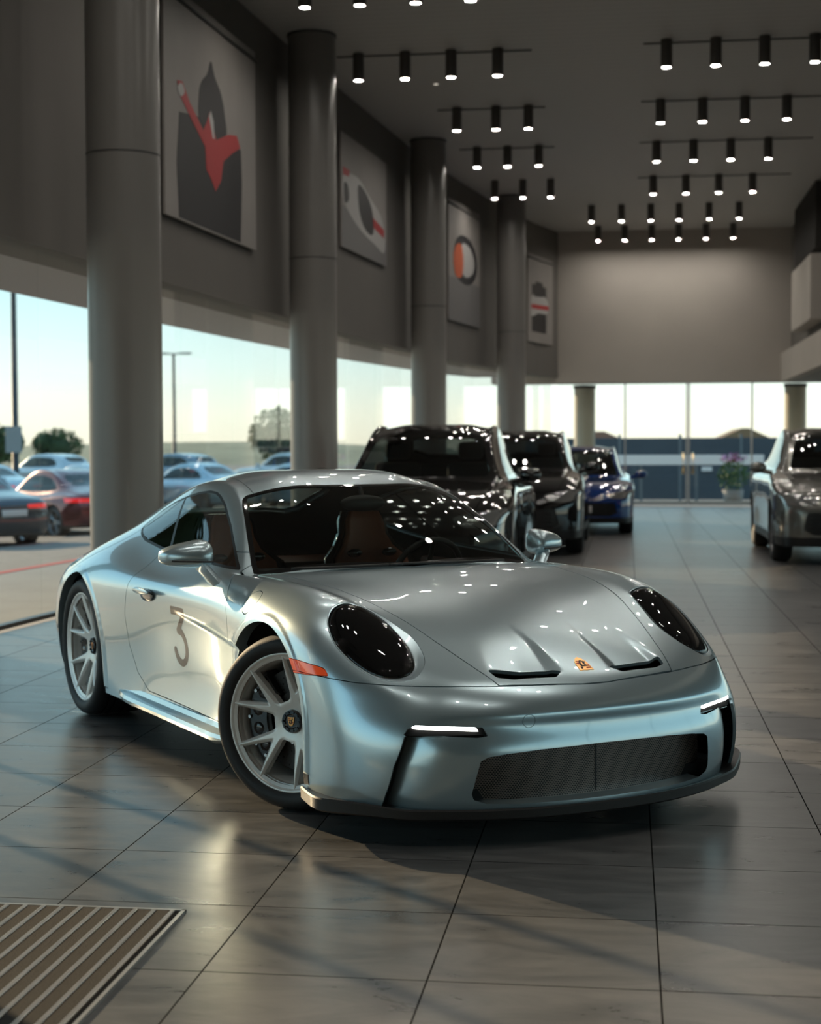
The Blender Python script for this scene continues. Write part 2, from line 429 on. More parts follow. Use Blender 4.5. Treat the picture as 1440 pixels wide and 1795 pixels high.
def fair_targets(tables, lam=.4, base=8, belt=(8, 15), hold={}):
    """smooth the hand-placed points along every grid line (third differences), in place"""
    TOP, FRONT, CORNER, SIDE, REAR = tables
    names = {}
    P = []
    def reg(k, p):
        names[k] = len(P); P.append(list(p))
    for i, row in enumerate(TOP):
        for j, p in enumerate(row): reg(('t', i, j), p)
    for nm, tab in (('f', FRONT), ('k', [CORNER]), ('s', SIDE), ('g', REAR)):
        for i, row in enumerate(tab):
            for r, p in enumerate(row): reg((nm, i, r), p)
    P = np.array(P, float); n = len(P); nT = len(TOP)
    lines = []
    for j in range(7):
        dn = [('f', j, r) for r in range(5)] if j < 6 else [('k', 0, r) for r in range(5)]
        ln = dn[::-1] + [('t', i, j) for i in range(nT)]
        if j < 6: ln += [('g', j, r) for r in range(5)]
        lines.append((ln, {('t', base, j), ('t', nT - 1, j)} if j < 5 else {('t', nT - 1, j)}, 1, False, False))
    for i in range(1, nT):
        ln = [('t', i, j) for j in range(7)] + [('s', i - 1, r) for r in range(5)]
        kk = set()
        if belt[0] <= i <= belt[1]: kk |= {('t', i, 5)}
        if belt[0] <= i < belt[1]: kk |= {('t', i, 4)}
        lines.append((ln, kk, 1, True, False))
    for r in range(-1, 5):
        if r < 0: ln = [('t', 0, j) for j in range(7)] + [('t', i, 6) for i in range(1, nT)] + [('t', nT - 1, j) for j in range(5, -1, -1)]
        else: ln = [('f', j, r) for j in range(6)] + [('k', 0, r)] + [('s', i, r) for i in range(nT - 1)] + [('g', j, r) for j in range(5, -1, -1)]
        lines.append((ln, set(), 1, True, True))
    for axis_pass in (0,):
        rows = []
        for ln, kk, w, ma, mb in lines:
            ids = [(names[k], 1) for k in ln]; keys = list(ln)
            if ma: ids = [(names[ln[2]], -1), (names[ln[1]], -1)] + ids; keys = [None, None] + keys
            if mb: ids = ids + [(names[ln[-2]], -1), (names[ln[-3]], -1)]; keys = keys + [None, None]
            Q = np.array([P[a] * [1, s, 1] for a, s in ids])
            t = np.concatenate([[0], np.cumsum(np.linalg.norm(np.diff(Q, axis=0), axis=1))])
            for a in range(len(ids) - 3):
                if keys[a + 1] in kk or keys[a + 2] in kk: continue
                tt = t[a:a + 4]; h = (tt[3] - tt[0]) / 3
                c = [h ** 3 / np.prod([tt[m] - tt[l] for l in range(4) if l != m]) * 6 / 2 for m in range(4)]
                rows.append((w, [(ids[a + m][0], ids[a + m][1], c[m]) for m in range(4)]))
        out = P.copy()
        for ax in range(3):
            A = np.zeros((len(rows), n))
            for q, (w, items) in enumerate(rows):
                for vi, s, c in items: A[q, vi] += w * c * (s if ax == 1 else 1)
            fixw = np.ones(n)
            for k, w in hold.items(): fixw[names[k]] = w
            M = np.diag(fixw) + lam * A.T @ A
            out[:, ax] = np.linalg.solve(M, fixw * P[:, ax])
        for k, vi in names.items():
            if abs(P[vi, 1]) < 1e-6: out[vi, 1] = 0
    d = np.linalg.norm(out - P, axis=1)
    for k, vi in names.items():
        tab = {'t': TOP, 'f': FRONT, 'k': [CORNER], 's': SIDE, 'g': REAR}[k[0]]
        tab[k[1]][k[2]] = tuple(out[vi])
    return d
# ------------------------------------------------------------------ the silver-blue coupe
PAINT = paint('silver_blue_paint', (.52, .655, .71), .72, .28)
BLACK = mat('black_plastic', (.012, .012, .013), .42)
GLOSSBLACK = mat('gloss_black', (.006, .006, .007), .06, coat=1)
DARK = mat('dark_liner', (.008, .008, .008), .9)
RUBBER = mat('tyre_rubber', (.018, .018, .019), .62, bump=.15, nscale=250)
RIMM = mat('satin_silver_rim', (.86, .85, .82), .36, .35, noise=.03, nscale=60)
CALIPER = mat('black_caliper', (.005, .005, .006), .25, coat=1)
STEEL = mat('bright_steel', (.7, .7, .7), .2, 1)
CHROME = mat('chrome', (.8, .8, .8), .05, 1)
GOLD = mat('crest_gold', (.83, .42, .16), .28, .9)
CRED = mat('crest_red', (.42, .05, .02), .35, .3)
ORANGE = mat('amber_red_lens', (.55, .06, .015), .12, coat=1, emit=(.8, .08, .01), emit_s=.15)
LEATHER = mat('cognac_leather', (.36, .11, .05), .5, bump=.1, nscale=120)
CARBON = mat('dark_carbon', (.022, .019, .018), .48, coat=.1, noise=.3, nscale=300)
SHIELD = glass('tinted_windshield', (.66, .70, .67))
SIDEGLASS = glass('side_glass', (.62, .68, .66))
LENS = glass('clear_lens', (.42, .42, .43), 1.5)
LAMP_ON = mat('lit_daytime_lamp', (.9, .9, .9), .2, emit=(1, .98, .93), emit_s=1.6)

def mirror_poly(p): return [(x, y) for x, y in p] + [(x, -y) for x, y in p[::-1] if abs(y) > 1e-9]
WS_POLY = [(-.455, 0), (-.47, .16), (-.495, .36), (-.54, .54), (-.575, .655), (-.605, .697), (-.66, .686), (-.827, .637), (-1.023, .577), (-1.075, .556), (-1.098, .525), (-1.085, .46), (-1.045, .34), (-1.02, .16), (-1.011, 0)]
HOOD_EDGE = [(.896, .383), (.80, .418), (.719, .441), (.60, .475), (.45, .512), (.335, .543), (.20, .57), (.092, .588), (-.06, .606), (-.226, .627), (-.40, .655), (-.545, .678)]
HOOD_POLY = [(.946, 0), (.946, .06), (.936, .15), (.920, .272)] + HOOD_EDGE + [(-.525, .56), (-.482, .36), (-.452, .16), (-.437, 0)]
ROOF_POLY = [(-1.0, 0), (-1.01, .16), (-1.035, .34), (-1.08, .475), (-1.098, .492), (-1.255, .475), (-1.566, .43), (-1.9, .405), (-2.03, .39), (-2.03, 0)]
RW_POLY = [(-2.08, 0), (-2.09, .30), (-2.14, .39), (-2.25, .41), (-2.6, .41), (-2.70, .37), (-2.76, .2), (-2.77, 0)]
WIN_POLY = [(-.66, .878), (-.873, .884), (-1.25, .898), (-1.637, .917), (-1.90, .943), (-2.03, .968), (-2.115, .995), (-2.12, 1.02), (-2.055, 1.085), (-1.90, 1.135), (-1.737, 1.167), (-1.58, 1.192), (-1.43, 1.203), (-1.33, 1.198), (-1.26, 1.182), (-1.164, 1.148), (-.982, 1.059)]
DOOR_POLY = [(-.655, .95), (-.655, .872), (-.56, .83), (-.46, .77), (-.41, .70), (-.393, .63), (-.42, .48), (-.44, .34), (-.47, .262), (-.60, .245), (-1.47, .258), (-1.62, .33), (-1.70, .45), (-1.735, .60), (-1.705, .74), (-1.645, .83), (-1.60, .91), (-1.58, .95)]
SEAM_Y, SEAM_Z = [0, .06, .15, .27, .383, .5, .64, .74, .82, .87, .93], [.5435, .5445, .549, .552, .554, .557, .558, .560, .563, .569, .578]
MARKER = [(.20, .621), (.30, .617), (.44, .606), (.475, .600), (.505, .575), (.40, .569), (.20, .5665)]
HL_OPEN = [(.349, -.800, .747), (.301, -.765, .785), (.282, -.722, .807), (.278, -.669, .810), (.300, -.618, .798), (.383, -.590, .771), (.479, -.567, .736), (.561, -.550, .702), (.64, -.556, .665), (.70, -.577, .630), (.738, -.612, .602), (.750, -.655, .580), (.721, -.711, .571), (.675, -.752, .580), (.610, -.784, .604), (.529, -.808, .640), (.437, -.818, .691)]
HL_LENS = [(.349, -.796, .747), (.304, -.762, .785), (.286, -.720, .807), (.284, -.669, .810), (.305, -.622, .798), (.383, -.599, .771), (.479, -.584, .736), (.581, -.583, .692), (.655, -.596, .645), (.70, -.620, .615), (.715, -.660, .594), (.697, -.710, .585), (.665, -.748, .586), (.607, -.779, .605), (.527, -.803, .641), (.437, -.814, .691)]
DRL_SLOT = [(.735, .399), (.722, .420), (.697, .434), (.645, .431), (.575, .428), (.481, .423), (.468, .393), (.505, .388), (.649, .397), (.684, .392), (.721, .392)]
DRL_BAR = [(.706, .431), (.60, .427), (.503, .423), (.494, .408), (.60, .415), (.70, .419)]
DUCT_Z, DUCT_Y = [.10, .17, .286, .378, .40, .43], [.79, .783, .766, .738, .731, .722]
GRILLE = [(0, .341), (.10, .340), (.278, .337), (.40, .330), (.475, .321), (.500, .307), (.512, .25), (.522, .19), (.514, .168), (.47, .152), (.35, .147), (.221, .146), (0, .146)]
ARCHES = ((0.0, .352, .376), (-2.457, .366, .392))

def car_fields(m):
    """x, |y|, y, z of the surface's points"""
    return m.V[:, 0], np.abs(m.V[:, 1]), m.V[:, 1], m.V[:, 2]
def arch_field(m, grow=0.0):
    x, a, y, z = car_fields(m); g = np.full(len(x), 9.0)
    for cx, cz, r in ARCHES:
        d = np.where(z > cz, np.hypot(x - cx, z - cz), np.abs(x - cx)) - r - grow
        g = np.minimum(g, np.where(a > .55, d, 9.0))
    return g
def f_top(poly, zmin=.5):
    P = mirror_poly(poly) if min(p[1] for p in poly) > -1e-9 else poly
    return lambda m: np.where(m.V[:, 2] > zmin, sdf_poly(m.V[:, :2], P), 9.0)
def f_side(poly, amin=.4, s=0):
    def f(m):
        ok = (np.abs(m.V[:, 1]) > amin) & ((m.V[:, 1] * s > 0) if s else True)
        return np.where(ok, sdf_poly(m.V[:, [0, 2]], poly), 9.0)
    return f
def f_front(poly, s=0, xmin=.55):
    """polygon in (|y|, z) on the nose; s picks one side"""
    P = np.array(poly, float)
    def f(m):
        x, a, y, z = car_fields(m); ok = (x > xmin) & ((y * s > 0) if s else True)
        return np.where(ok, sdf_poly(np.stack([a, z], 1), P), 9.0)
    return f
def plane_basis(pts):
    P = np.array(pts, float); c = P.mean(0); _, _, Wt = np.linalg.svd(P - c)
    return c, Wt[0], Wt[1], Wt[2]
def f_local(pts, basis, s=-1, reach=.42, rnd=5):
    """closed 3-d outline drawn for the car's right side, used on side s"""
    c, u, v, n = basis; P = np.array(pts, float) - c
    poly = smooth_poly(np.stack([P @ u, P @ v], 1), rnd) if rnd else np.stack([P @ u, P @ v], 1)
    def f(m):
        Q = m.V * [1, -s, 1] - c; ok = (np.linalg.norm(Q, axis=1) < reach) & (m.V[:, 1] * s > 0)
        return np.where(ok, sdf_poly(np.stack([Q @ u, Q @ v], 1), poly), 9.0)
    return f
def stroke_field(strokes, hw, amin, s):
    def f(m):
        P = m.V[:, [0, 2]]; d = np.full(len(P), 9.0)
        for st in strokes:
            for a, b in zip(st[:-1], st[1:]):
                a, b = np.array(a), np.array(b); ab = b - a; t = np.clip(((P - a) @ ab) / (ab @ ab), 0, 1)
                d = np.minimum(d, np.linalg.norm(P - a - t[:, None] * ab, axis=1))
        return np.where((m.V[:, 1] * s > amin), d - hw, 9.0)
    return f

def shape_details(V, N):
    x, y, z = V.T; a = np.abs(y); sg = np.sign(y); V = V.copy()
    for cx, cz, r in ARCHES:                                       # raised lips round the arches
        s = np.where(z > cz, np.hypot(x - cx, z - cz), np.abs(x - cx)) - r
        w = np.where((a > .6) & (z > .2), 1 - sstep((s - .022) / .012), 0)
        V[:, 1] += sg * .006 * np.where(s > -.1, w, 0)
    w = np.where((x > .6) & (a < .75), sstep((.468 - z) / .05) * sstep((z - .325) / .09) * sstep((.70 - a) / .16), 0)
    V[:, 0] -= .013 * w                                            # hollow under the bumper's brow
    zc = np.interp(x, [-1.2, -.976, -.405, -.19], [.69, .661, .609, .606])   # hollow behind the front wheel
    w = np.where((a > .7) & (z < .8), sstep((zc - z) / .022) * sstep((z - .24) / .22), 0) * sstep((x + 1.25) / .75)
    V[:, 1] -= sg * .024 * np.where(x < 0, w, 0)
    xs = np.interp(a, [.10, .15, .29, .385], [.880, .854, .832, .815])       # ramps down to the two nostrils of the bonnet
    ain = np.interp(x, [.58, .70, .88], [.122, .106, .104]); aout = np.interp(x, [.58, .88], [.335, .398])
    rp = np.clip((x - .54) / .31, 0, 1); ww = .008 + .040 * rp
    w = rp ** 1.3 * np.clip((a - ain) / ww, 0, 1) * sstep((aout - a) / np.where(y < 0, .15, .06)) * (1 - sstep((x - xs - .004) / .02))
    V[:, 2] -= .017 * np.where((x > .5) & (a < .45) & (z > .5), w, 0)
    return V

def build_coupe():
    hold = {('t', i, j): 4.0 for i in range(0, 5) for j in (4, 5, 6)}
    tables = (TOP, FRONT, CORNER, SIDE, REAR)
    fair_targets(tables, .4, hold=hold)
    V, T = master_surface(tables, 4)
    V3, T3 = master_surface(tables, 3)
    m = Surf(shape_details(V, None), T)
    root = empty('sports_coupe', (CAR_X, CAR_Y, 0), CAR_A)
    tag(root, 'silver blue two-door sports coupe with round headlights and number 3 on its door', 'car')
    O = lambda n, mm, mt, par=root: surf_obj(n, mm, mt, par)
    # dark shell just inside the bodywork, so shut lines read dark
    inner = Surf(shape_details(V3, None), T3); inner.V = inner.V - inner.N * .016
    # ---- wheel arches
    _, m = clip(m, arch_field(m)); _, inner = clip(inner, arch_field(inner, .012))
    # ---- glass
    ws, m = carve(m, f_top(WS_POLY, .82)); rw, m = carve(m, f_top(RW_POLY, .8)); wins, m = carve(m, f_side(round_poly(WIN_POLY, .02), .42))
    for f in (f_top(WS_POLY, .82), f_top(RW_POLY, .8), f_side(WIN_POLY, .42)):
        _, inner = clip(inner, f(inner) - .004)
    frit = lambda mm, f, w: clip(mm, f(mm) + w)
    wg, wb = frit(ws, f_top(WS_POLY, .82), .022)
    o = O('windshield', wg, SHIELD); O('black_border', wb, GLOSSBLACK, o)
    wg, wb = frit(rw, f_top(RW_POLY, .8), .025)
    o = O('rear_window', wg, SHIELD); O('black_border', wb, GLOSSBLACK, o)
    for s in (-1, 1):
        one = clip(wins, -wins.V[:, 1] * s)[0]
        g, seal = clip(one, f_side(round_poly(WIN_POLY, .02), .42)(one) + .011)
        div = lambda mm: (mm.V[:, 0] + 1.64) * .74 - (mm.V[:, 2] - 1.055) * -.67                # slanted post between the panes
        q, d = clip(g, div(g) + .011); post, d = clip(d, div(d) - .011)
        dw = O('door_window', d, SIDEGLASS); qw = O('quarter_window', q, SIDEGLASS)
        O('window_seal', join(seal, post), BLACK, dw)
    # ---- bumper
    fb = lambda mm: np.where(mm.V[:, 0] > 0.0, mm.V[:, 2] - np.interp(np.abs(mm.V[:, 1]), SEAM_Y, SEAM_Z), 9.0)
    bump, m = carve(m, fb, .0016)
    # ---- bonnet
    hood, m = carve(m, f_top(HOOD_POLY, .5), .0019)
    slots = [round_poly(p, .012) for p in ([(.813, .384), (.830, .292), (.853, .139), (.880, .106), (.907, .145), (.886, .315), (.862, .372)],)]
    for s in (-1, 1):
        sl = slots[0] * [1, s]
        _, hood = clip(hood, np.where(hood.V[:, 1] * s > 0, sdf_poly(hood.V[:, :2], sl), 9.0))
        _, inner = clip(inner, np.where(inner.V[:, 1] * s > 0, sdf_poly(inner.V[:, :2], sl), 9.0) - .004)
    # ---- roof skin
    roof, m = carve(m, f_top(ROOF_POLY, .9), .0014)
    # ---- lights at the rear
    tail, m = carve(m, lambda mm: np.where(mm.V[:, 0] < -3.2, np.abs(mm.V[:, 2] - .665) - .018, 9.0))
    tail.V = tail.V + tail.N * .004; O('rear_light_strip', flange(tail, inward(.02)), ORANGE)
    # ---- doors, with the painted number on the right one
    for s in (-1, 1):
        dr, m = carve(m, f_side(smooth_poly(DOOR_POLY, 1), .6, s), .002)
        if s < 0:
            K = lambda u, v: (-1.158 + u * .170, .418 + v * .272)
            bowl = [K(u, v) for u, v in smooth_poly([(.40, .60), (.62, .58), (.80, .47), (.87, .32), (.80, .16), (.60, .07), (.38, .08), (.20, .15), (.10, .27)], 4, False)]
            f3 = stroke_field([[K(.10, .92), K(.90, .92)], [K(.90, .92), K(.40, .60)], bowl], .0165, .6, -1)
            f3b = lambda mm: np.minimum(f3(mm), f_side([K(0, .86), K(.99, .86), K(.99, 1.0), K(0, 1.0)], .6, -1)(mm))
            num, dr = clip(dr, f3b(dr)); num.V = num.V + num.N * .0006
        door = O('door', flange(dr, inward(.014)), PAINT)
        if s < 0: O('number_decal', num, mat('taupe_decal', (.13, .095, .075), .35, coat=.6), door)
        h = MB(); h.ball((-1.447, 0, .737), .1, 1.15, .09, .17, 24); hb = h.build('door_handle', PAINT, door)
        hb.location = (0, s * .886, 0); hb.rotation_euler = (R(-3 * s), 0, R(0))
        h = MB(); h.ball((-1.447, 0, .716), .1, .95, .05, .30, 20); hh = h.build('handle_recess', GLOSSBLACK, door); hh.location = (0, s * .893, 0)
    # ---- headlights
    basis = plane_basis(HL_OPEN)
    if basis[3][2] < 0: basis = (basis[0], basis[1], basis[2], -basis[3])
    for s in (-1, 1):
        fo, fl = f_local(HL_OPEN, basis, s), f_local(HL_LENS, basis, s)
        hl, m = carve(m, fo, .0008)
        if s < 0: hl_l, bump = carve(bump, fo, .0008)
        lens, bez = clip(hl, fl(hl))
        lens = lens.copy(); bez = bez.copy()
        dp = np.clip(-fo(bez) / .03, 0, 1); bez.V = bez.V - bez.N * (.016 * dp)[:, None]; bez.N = vnormals(bez.V, bez.T)
        bd = np.clip(-fl(lens) / .10, 0, 1); bul = np.sqrt(1 - (1 - bd) ** 2)
        lens.V = lens.V + lens.N * (-.012 + .022 * bul)[:, None]; lens.N = vnormals(lens.V, lens.T)
        lens = flange(lens, inward(.02))
        hd = O('headlight', lens, LENS)
        O('headlight_bezel', flange(bez, inward(.012)), PAINT, hd)
        bowl = lens.copy(); c = basis[0] * [1, -s, 1]; nn = basis[3] * [1, -s, 1]
        bd = np.clip(-fl(bowl) / .09, 0, 1)
        bowl.V = bowl.V - nn * (.012 + .07 * sstep(bd))[:, None]; bowl.N = vnormals(bowl.V, bowl.T)
        O('lamp_bowl', bowl, mat('lamp_bowl_black', (.004, .004, .005), .22), hd)
        b = MB(); n3 = Vector(nn); u3 = Vector(basis[1] * [1, -s, 1]); v3 = Vector(basis[2] * [1, -s, 1]); cc = Vector(c) - n3 * .035
        Mx = Matrix((u3, v3, n3)).transposed().to_4x4(); Mx.translation = cc
        b.lathe([(.052, -.04), (.056, .0), (.050, .012), (.046, .006)], 28, Mx); b.ball((0, 0, -.004), .046, 1, 1, .5, 20, Mx)
        b.build('projector', mat('projector_glass', (.015, .015, .018), .03, coat=1), hd)
        for du, dv in ((.085, .06), (.085, -.06), (-.085, .06), (-.085, -.06)):
            b = MB(); b.box(du - .02, du + .02, dv - .011, dv + .011, -.02, .01, .004, Mx)
            b.build('daytime_module', mat('module_grey', (.05, .05, .055), .15, .5), hd)
    # ---- side markers
    for s in (-1, 1):
        fm = f_side(round_poly(MARKER, .008), .7, s)
        mk, m = carve(m, fm, .0012); mk2, bump = carve(bump, fm, .0012)
        mk = join(mk, mk2); mk.V = mk.V + mk.N * .0025
        O('side_marker', flange(mk, inward(.012)), ORANGE)
    # ---- bumper openings
    gp = np.array(GRILLE + [(-y_, z_) for y_, z_ in GRILLE[::-1] if y_ > 1e-9])
    fg = lambda mm: np.where(mm.V[:, 0] > .6, sdf_poly(mm.V[:, 1:], gp), 9.0)
    _, bump = carve(bump, fg); _, inner = clip(inner, np.minimum(fg(inner) - .01, 9))
    for s in (-1, 1):
        fd = f_front(DRL_SLOT, s); sl, bump = carve(bump, fd)
        bar, _ = clip(sl, f_front(DRL_BAR, s)(sl))
        back = sl.copy(); back.V = back.V - np.array([.022, 0, 0]); O('lamp_slot', back, GLOSSBLACK)
        bar.V = bar.V - np.array([.006, 0, 0]); O('daytime_light', flange(bar, lambda V, N: np.tile([-.014, 0, 0], (len(V), 1))), LAMP_ON)
        # air curtain: outer corner stands proud, the inner panel curves away behind it
        yd = lambda mm: np.interp(mm.V[:, 2], DUCT_Z, DUCT_Y)
        low = lambda mm: np.where((mm.V[:, 1] * s > .40) & (mm.V[:, 0] > .6), np.maximum(mm.V[:, 2] - .395, np.maximum(np.abs(mm.V[:, 1]) - yd(mm), .47 - np.abs(mm.V[:, 1]))), 9.0)
        pan, bump = carve(bump, low)
        gap_, pan = clip(pan, -(np.abs(pan.V[:, 1]) - yd(pan) + .042))
        q = np.abs(pan.V[:, 1]); k = np.exp(-np.maximum(yd(pan) - .042 - q, 0) / .055) * sstep((q - .47) / .07)
        pan.V = pan.V - np.stack([.080 * k, np.zeros(len(k)), np.zeros(len(k))], 1); pan.N = vnormals(pan.V, pan.T)
        # keep the shading continuous where it meets the rest of the bumper
        O('bumper_panel', flange(pan, lambda V, N: np.stack([-.05 * np.ones(len(V)), 0 * V[:, 1], 0 * V[:, 1]], 1), lambda M_: (np.abs(M_[:, 1]) > .60)), PAINT)
        gap_.V = gap_.V - np.array([.11, 0, 0]); O('air_duct', gap_, DARK)
        _, inner = clip(inner, np.where(inner.V[:, 1] * s > 0, low(inner), 9.0))
    tow, bump = carve(bump, lambda mm: np.where(mm.V[:, 0] > .8, np.hypot(mm.V[:, 1] + .317, mm.V[:, 2] - .438) - .0235, 9.0), .0008)
    bv = flange(bump, lambda V, N: np.where(((np.abs(V[:, 1]) < .60) & (V[:, 2] < .36))[:, None], [-.095, 0, 0], -N * .012))
    bo = O('front_bumper', bv, PAINT)
    O('tow_hook_cap', flange(tow, inward(.008)), PAINT, bo)
    # mesh behind the intake
    full = Surf(V, T); gm, _ = clip(full, fg(full) - .02); gm.V = gm.V - np.array([.082, 0, 0])
    O('intake_mesh', gm, MESHM, bo)
    b = MB(); b.box(.938, .948, -.003, .003, .15, .335); b.build('mesh_rib', BLACK, bo)
    # ---- fuel flap on the right front fender
    i0 = np.argmin(np.linalg.norm(m.V - np.array([-.222, -.868, .787]), axis=1)); c, nn = m.V[i0], m.N[i0]
    ffl = lambda mm: np.where(np.linalg.norm(mm.V - c, axis=1) < .2, np.sqrt(np.maximum(((mm.V - c) ** 2).sum(1) - ((mm.V - c) @ nn) ** 2, 0)) - .058, 9.0)
    flap, m = carve(m, ffl, .0019); O('fuel_flap', flange(flap, inward(.01)), PAINT)
    ho = O('hood', flange(hood, lambda V, N: -N * .014), PAINT)
    O('roof_skin', flange(roof, inward(.01)), PAINT)
    def body_edge(V, N):
        a = arch_field(Surf(V, np.zeros((0, 3), int), N)); near = np.abs(a) < .004
        return np.where(near[:, None], np.stack([0 * a, -np.sign(V[:, 1]) * .05, 0 * a], 1), -N * .012)
    O('body_shell', flange(m, body_edge), PAINT)
    O('inner_shell', inner, DARK)
    return root

# perforated mesh of the intake: hexagonal holes from a Voronoi cell pattern
MESHM = bpy.data.materials.new('intake_mesh'); MESHM.use_nodes = True
_n, _l = MESHM.node_tree.nodes, MESHM.node_tree.links
_b = _n['Principled BSDF']; _b.inputs['Roughness'].default_value = .35; _b.inputs['Metallic'].default_value = .3
_tc = _n.new('ShaderNodeTexCoord'); _mp = _n.new('ShaderNodeMapping'); _mp.inputs['Scale'].default_value = (0, 95, 150)
_sp = _n.new('ShaderNodeSeparateXYZ'); _l.new(_tc.outputs['Object'], _mp.inputs[0]); _l.new(_mp.outputs[0], _sp.inputs[0])
def _m(op, a, b=None, v=None):
    q = _n.new('ShaderNodeMath'); q.operation = op; _l.new(a, q.inputs[0])
    if b is not None: _l.new(b, q.inputs[1])
    if v is not None: q.inputs[1].default_value = v
    return q.outputs[0]
_fl = _m('FLOOR', _sp.outputs['Z']); _od = _m('MULTIPLY', _m('FLOORED_MODULO', _fl, v=2), v=.5)
_fy = _m('SUBTRACT', _m('FRACT', _m('ADD', _sp.outputs['Y'], _od)), v=.5); _fz = _m('SUBTRACT', _m('FRACT', _sp.outputs['Z']), v=.5)
_d = _m('ADD', _m('POWER', _m('ABSOLUTE', _fy), v=2), _m('POWER', _m('ABSOLUTE', _fz), v=2))
_cr = _n.new('ShaderNodeValToRGB'); _cr.color_ramp.elements[0].position = .12; _cr.color_ramp.elements[0].color = (.002, .002, .002, 1)
_cr.color_ramp.elements[1].position = .17; _cr.color_ramp.elements[1].color = (.24, .19, .165, 1)
_l.new(_d, _cr.inputs[0]); _l.new(_cr.outputs[0], _b.inputs['Base Color'])
# ------------------------------------------------------------------ wheels, trim and cabin of the coupe
def wheel_face(Rl, concave):
    """forged five-pair spoke face: flat pattern from distance fields, then dished"""
    nr, na = 84, 420
    r = np.linspace(.035, Rl * .99, nr); th = np.linspace(0, 2 * np.pi, na, endpoint=False)
    RR, TH = np.meshgrid(r, th, indexing='ij'); P = np.stack([RR * np.cos(TH), RR * np.sin(TH)], -1).reshape(-1, 2)
    i = np.arange(nr - 1)[:, None] * na; j = np.arange(na)[None]; j2 = (j + 1) % na
    a, b, c, d = (i + j).ravel(), (i + na + j).ravel(), (i + na + j2).ravel(), (i + j2).ravel()
    T = np.concatenate([np.stack([a, b, c], 1), np.stack([a, c, d], 1)])
    def seg(p, q, h0, h1):
        p, q = np.array(p), np.array(q); pq = q - p; t = np.clip(((P - p) @ pq) / (pq @ pq), 0, 1)
        return np.linalg.norm(P - p - t[:, None] * pq, axis=1) - (h0 + (h1 - h0) * t)
    pol = lambda rr, ang: (rr * Rl * math.cos(ang), rr * Rl * math.sin(ang))
    arms = np.full(len(P), 9.0)
    def smin(x, y, k): h = np.clip(.5 + .5 * (y - x) / k, 0, 1); return y * (1 - h) + x * h - k * h * (1 - h)
    for k in range(5):
        f = R(6 + 72 * k)
        y = seg((0, 0), pol(.36, f), .09 * Rl, .082 * Rl)
        for sgn in (1, -1): y = smin(y, seg(pol(.30, f), pol(.985, f + sgn * R(17.5)), .088 * Rl, .027 * Rl), .03 * Rl)
        arms = smin(arms, y, .13 * Rl)
    rad = np.linalg.norm(P, axis=1)
    g = smin(arms, rad - .30 * Rl, .05 * Rl); g = smin(g, .905 * Rl - rad, .035 * Rl)
    base = -.004 - concave * np.clip(1 - rad / (.97 * Rl), 0, 1) ** 1.15
    ridge = np.clip(1 + np.minimum(arms, 0) / (.045 * Rl), 0, 1) ** 1.5
    z = base - .013 * ridge * sstep((rad / Rl - .25) / .2) - .010 * sstep(arms / .008) * (rad > .8 * Rl)
    m = Surf(np.concatenate([P, z[:, None]], 1), T)
    m, _ = clip(m, g)
    m.N = vnormals(m.V, m.T)
    return flange(m, lambda V, N: np.stack([0 * V[:, 0], 0 * V[:, 0], -.030 * np.ones(len(V))], 1))

def tyre_mesh(Ro, Rl, W):
    b = MB(); h = Ro - Rl
    half = [(Rl - .004, -.014), (Rl + .004, .001), (Rl + .25 * h, .012), (Rl + .5 * h, .0135), (Rl + .72 * h, .008), (Rl + .86 * h, -.004), (Ro - .004, -.020), (Ro - .0008, -.034)]
    prof = half[:]
    gx = [-.058, -.096, -(W - .13) - .0 if W > .28 else -.15, -(W - .072)]
    for g in gx: prof += [(Ro, g + .006), (Ro - .007, g + .005), (Ro - .007, g - .005), (Ro, g - .006)]
    prof += [(r, -W - w + .0) for r, w in half[::-1]]
    b.lathe(prof, 96)
    # shoulder cuts
    for k in range(60):
        M = Matrix.Rotation(2 * math.pi * k / 60, 4, 'Z')
        b.box(Ro - .0035, Ro + .0006, -.0028, .0028, -.056, -.034, 0, M)
    return b

def shield(b, w, h, M, mats=(0, 1)):
    """small heraldic badge: gold field, red bars, dark centre"""
    out = [(-.5, .5), (-.2, .47), (0, .5), (.2, .47), (.5, .5), (.47, .1), (.40, -.18), (.22, -.40), (0, -.52), (-.22, -.40), (-.40, -.18), (-.47, .1)]
    def pr(pts, z0, z1):
        n0 = len(b.bm.verts); b.bm.verts.ensure_lookup_table(); b.prism([(x * w, y * h) for x, y in pts], z0, z1, 'z')
        b.bm.verts.ensure_lookup_table(); bmesh.ops.transform(b.bm, matrix=M, verts=b.bm.verts[n0:])
    b.mi = 0; pr(out, -.003, .0012)
    b.mi = 1
    for x0, x1, y0, y1 in ((-.42, -.08, .10, .20), (-.42, -.08, .28, .36), (.08, .38, -.08, -.0), (.08, .33, -.22, -.14)): pr([(x0, y0), (x1, y0), (x1, y1), (x0, y1)], .001, .0022)
    b.mi = 2
    pr([(-.2, .20), (.2, .20), (.19, -.05), (.1, -.2), (0, -.26), (-.1, -.2), (-.19, -.05)], .001, .0026)
    for cx, cy in ((.22, .30), (-.22, -.12)): pr([(cx - .10, cy - .08), (cx - .02, cy - .02), (cx + .06, cy - .09), (cx + .10, cy + .02), (cx + .02, cy + .09), (cx - .05, cy + .05)], .001, .002)
    b.mi = 0
    pr([(-.07, .12), (.05, .13), (.09, .02), (.04, -.14), (-.05, -.10), (-.02, 0)], .0024, .0034)

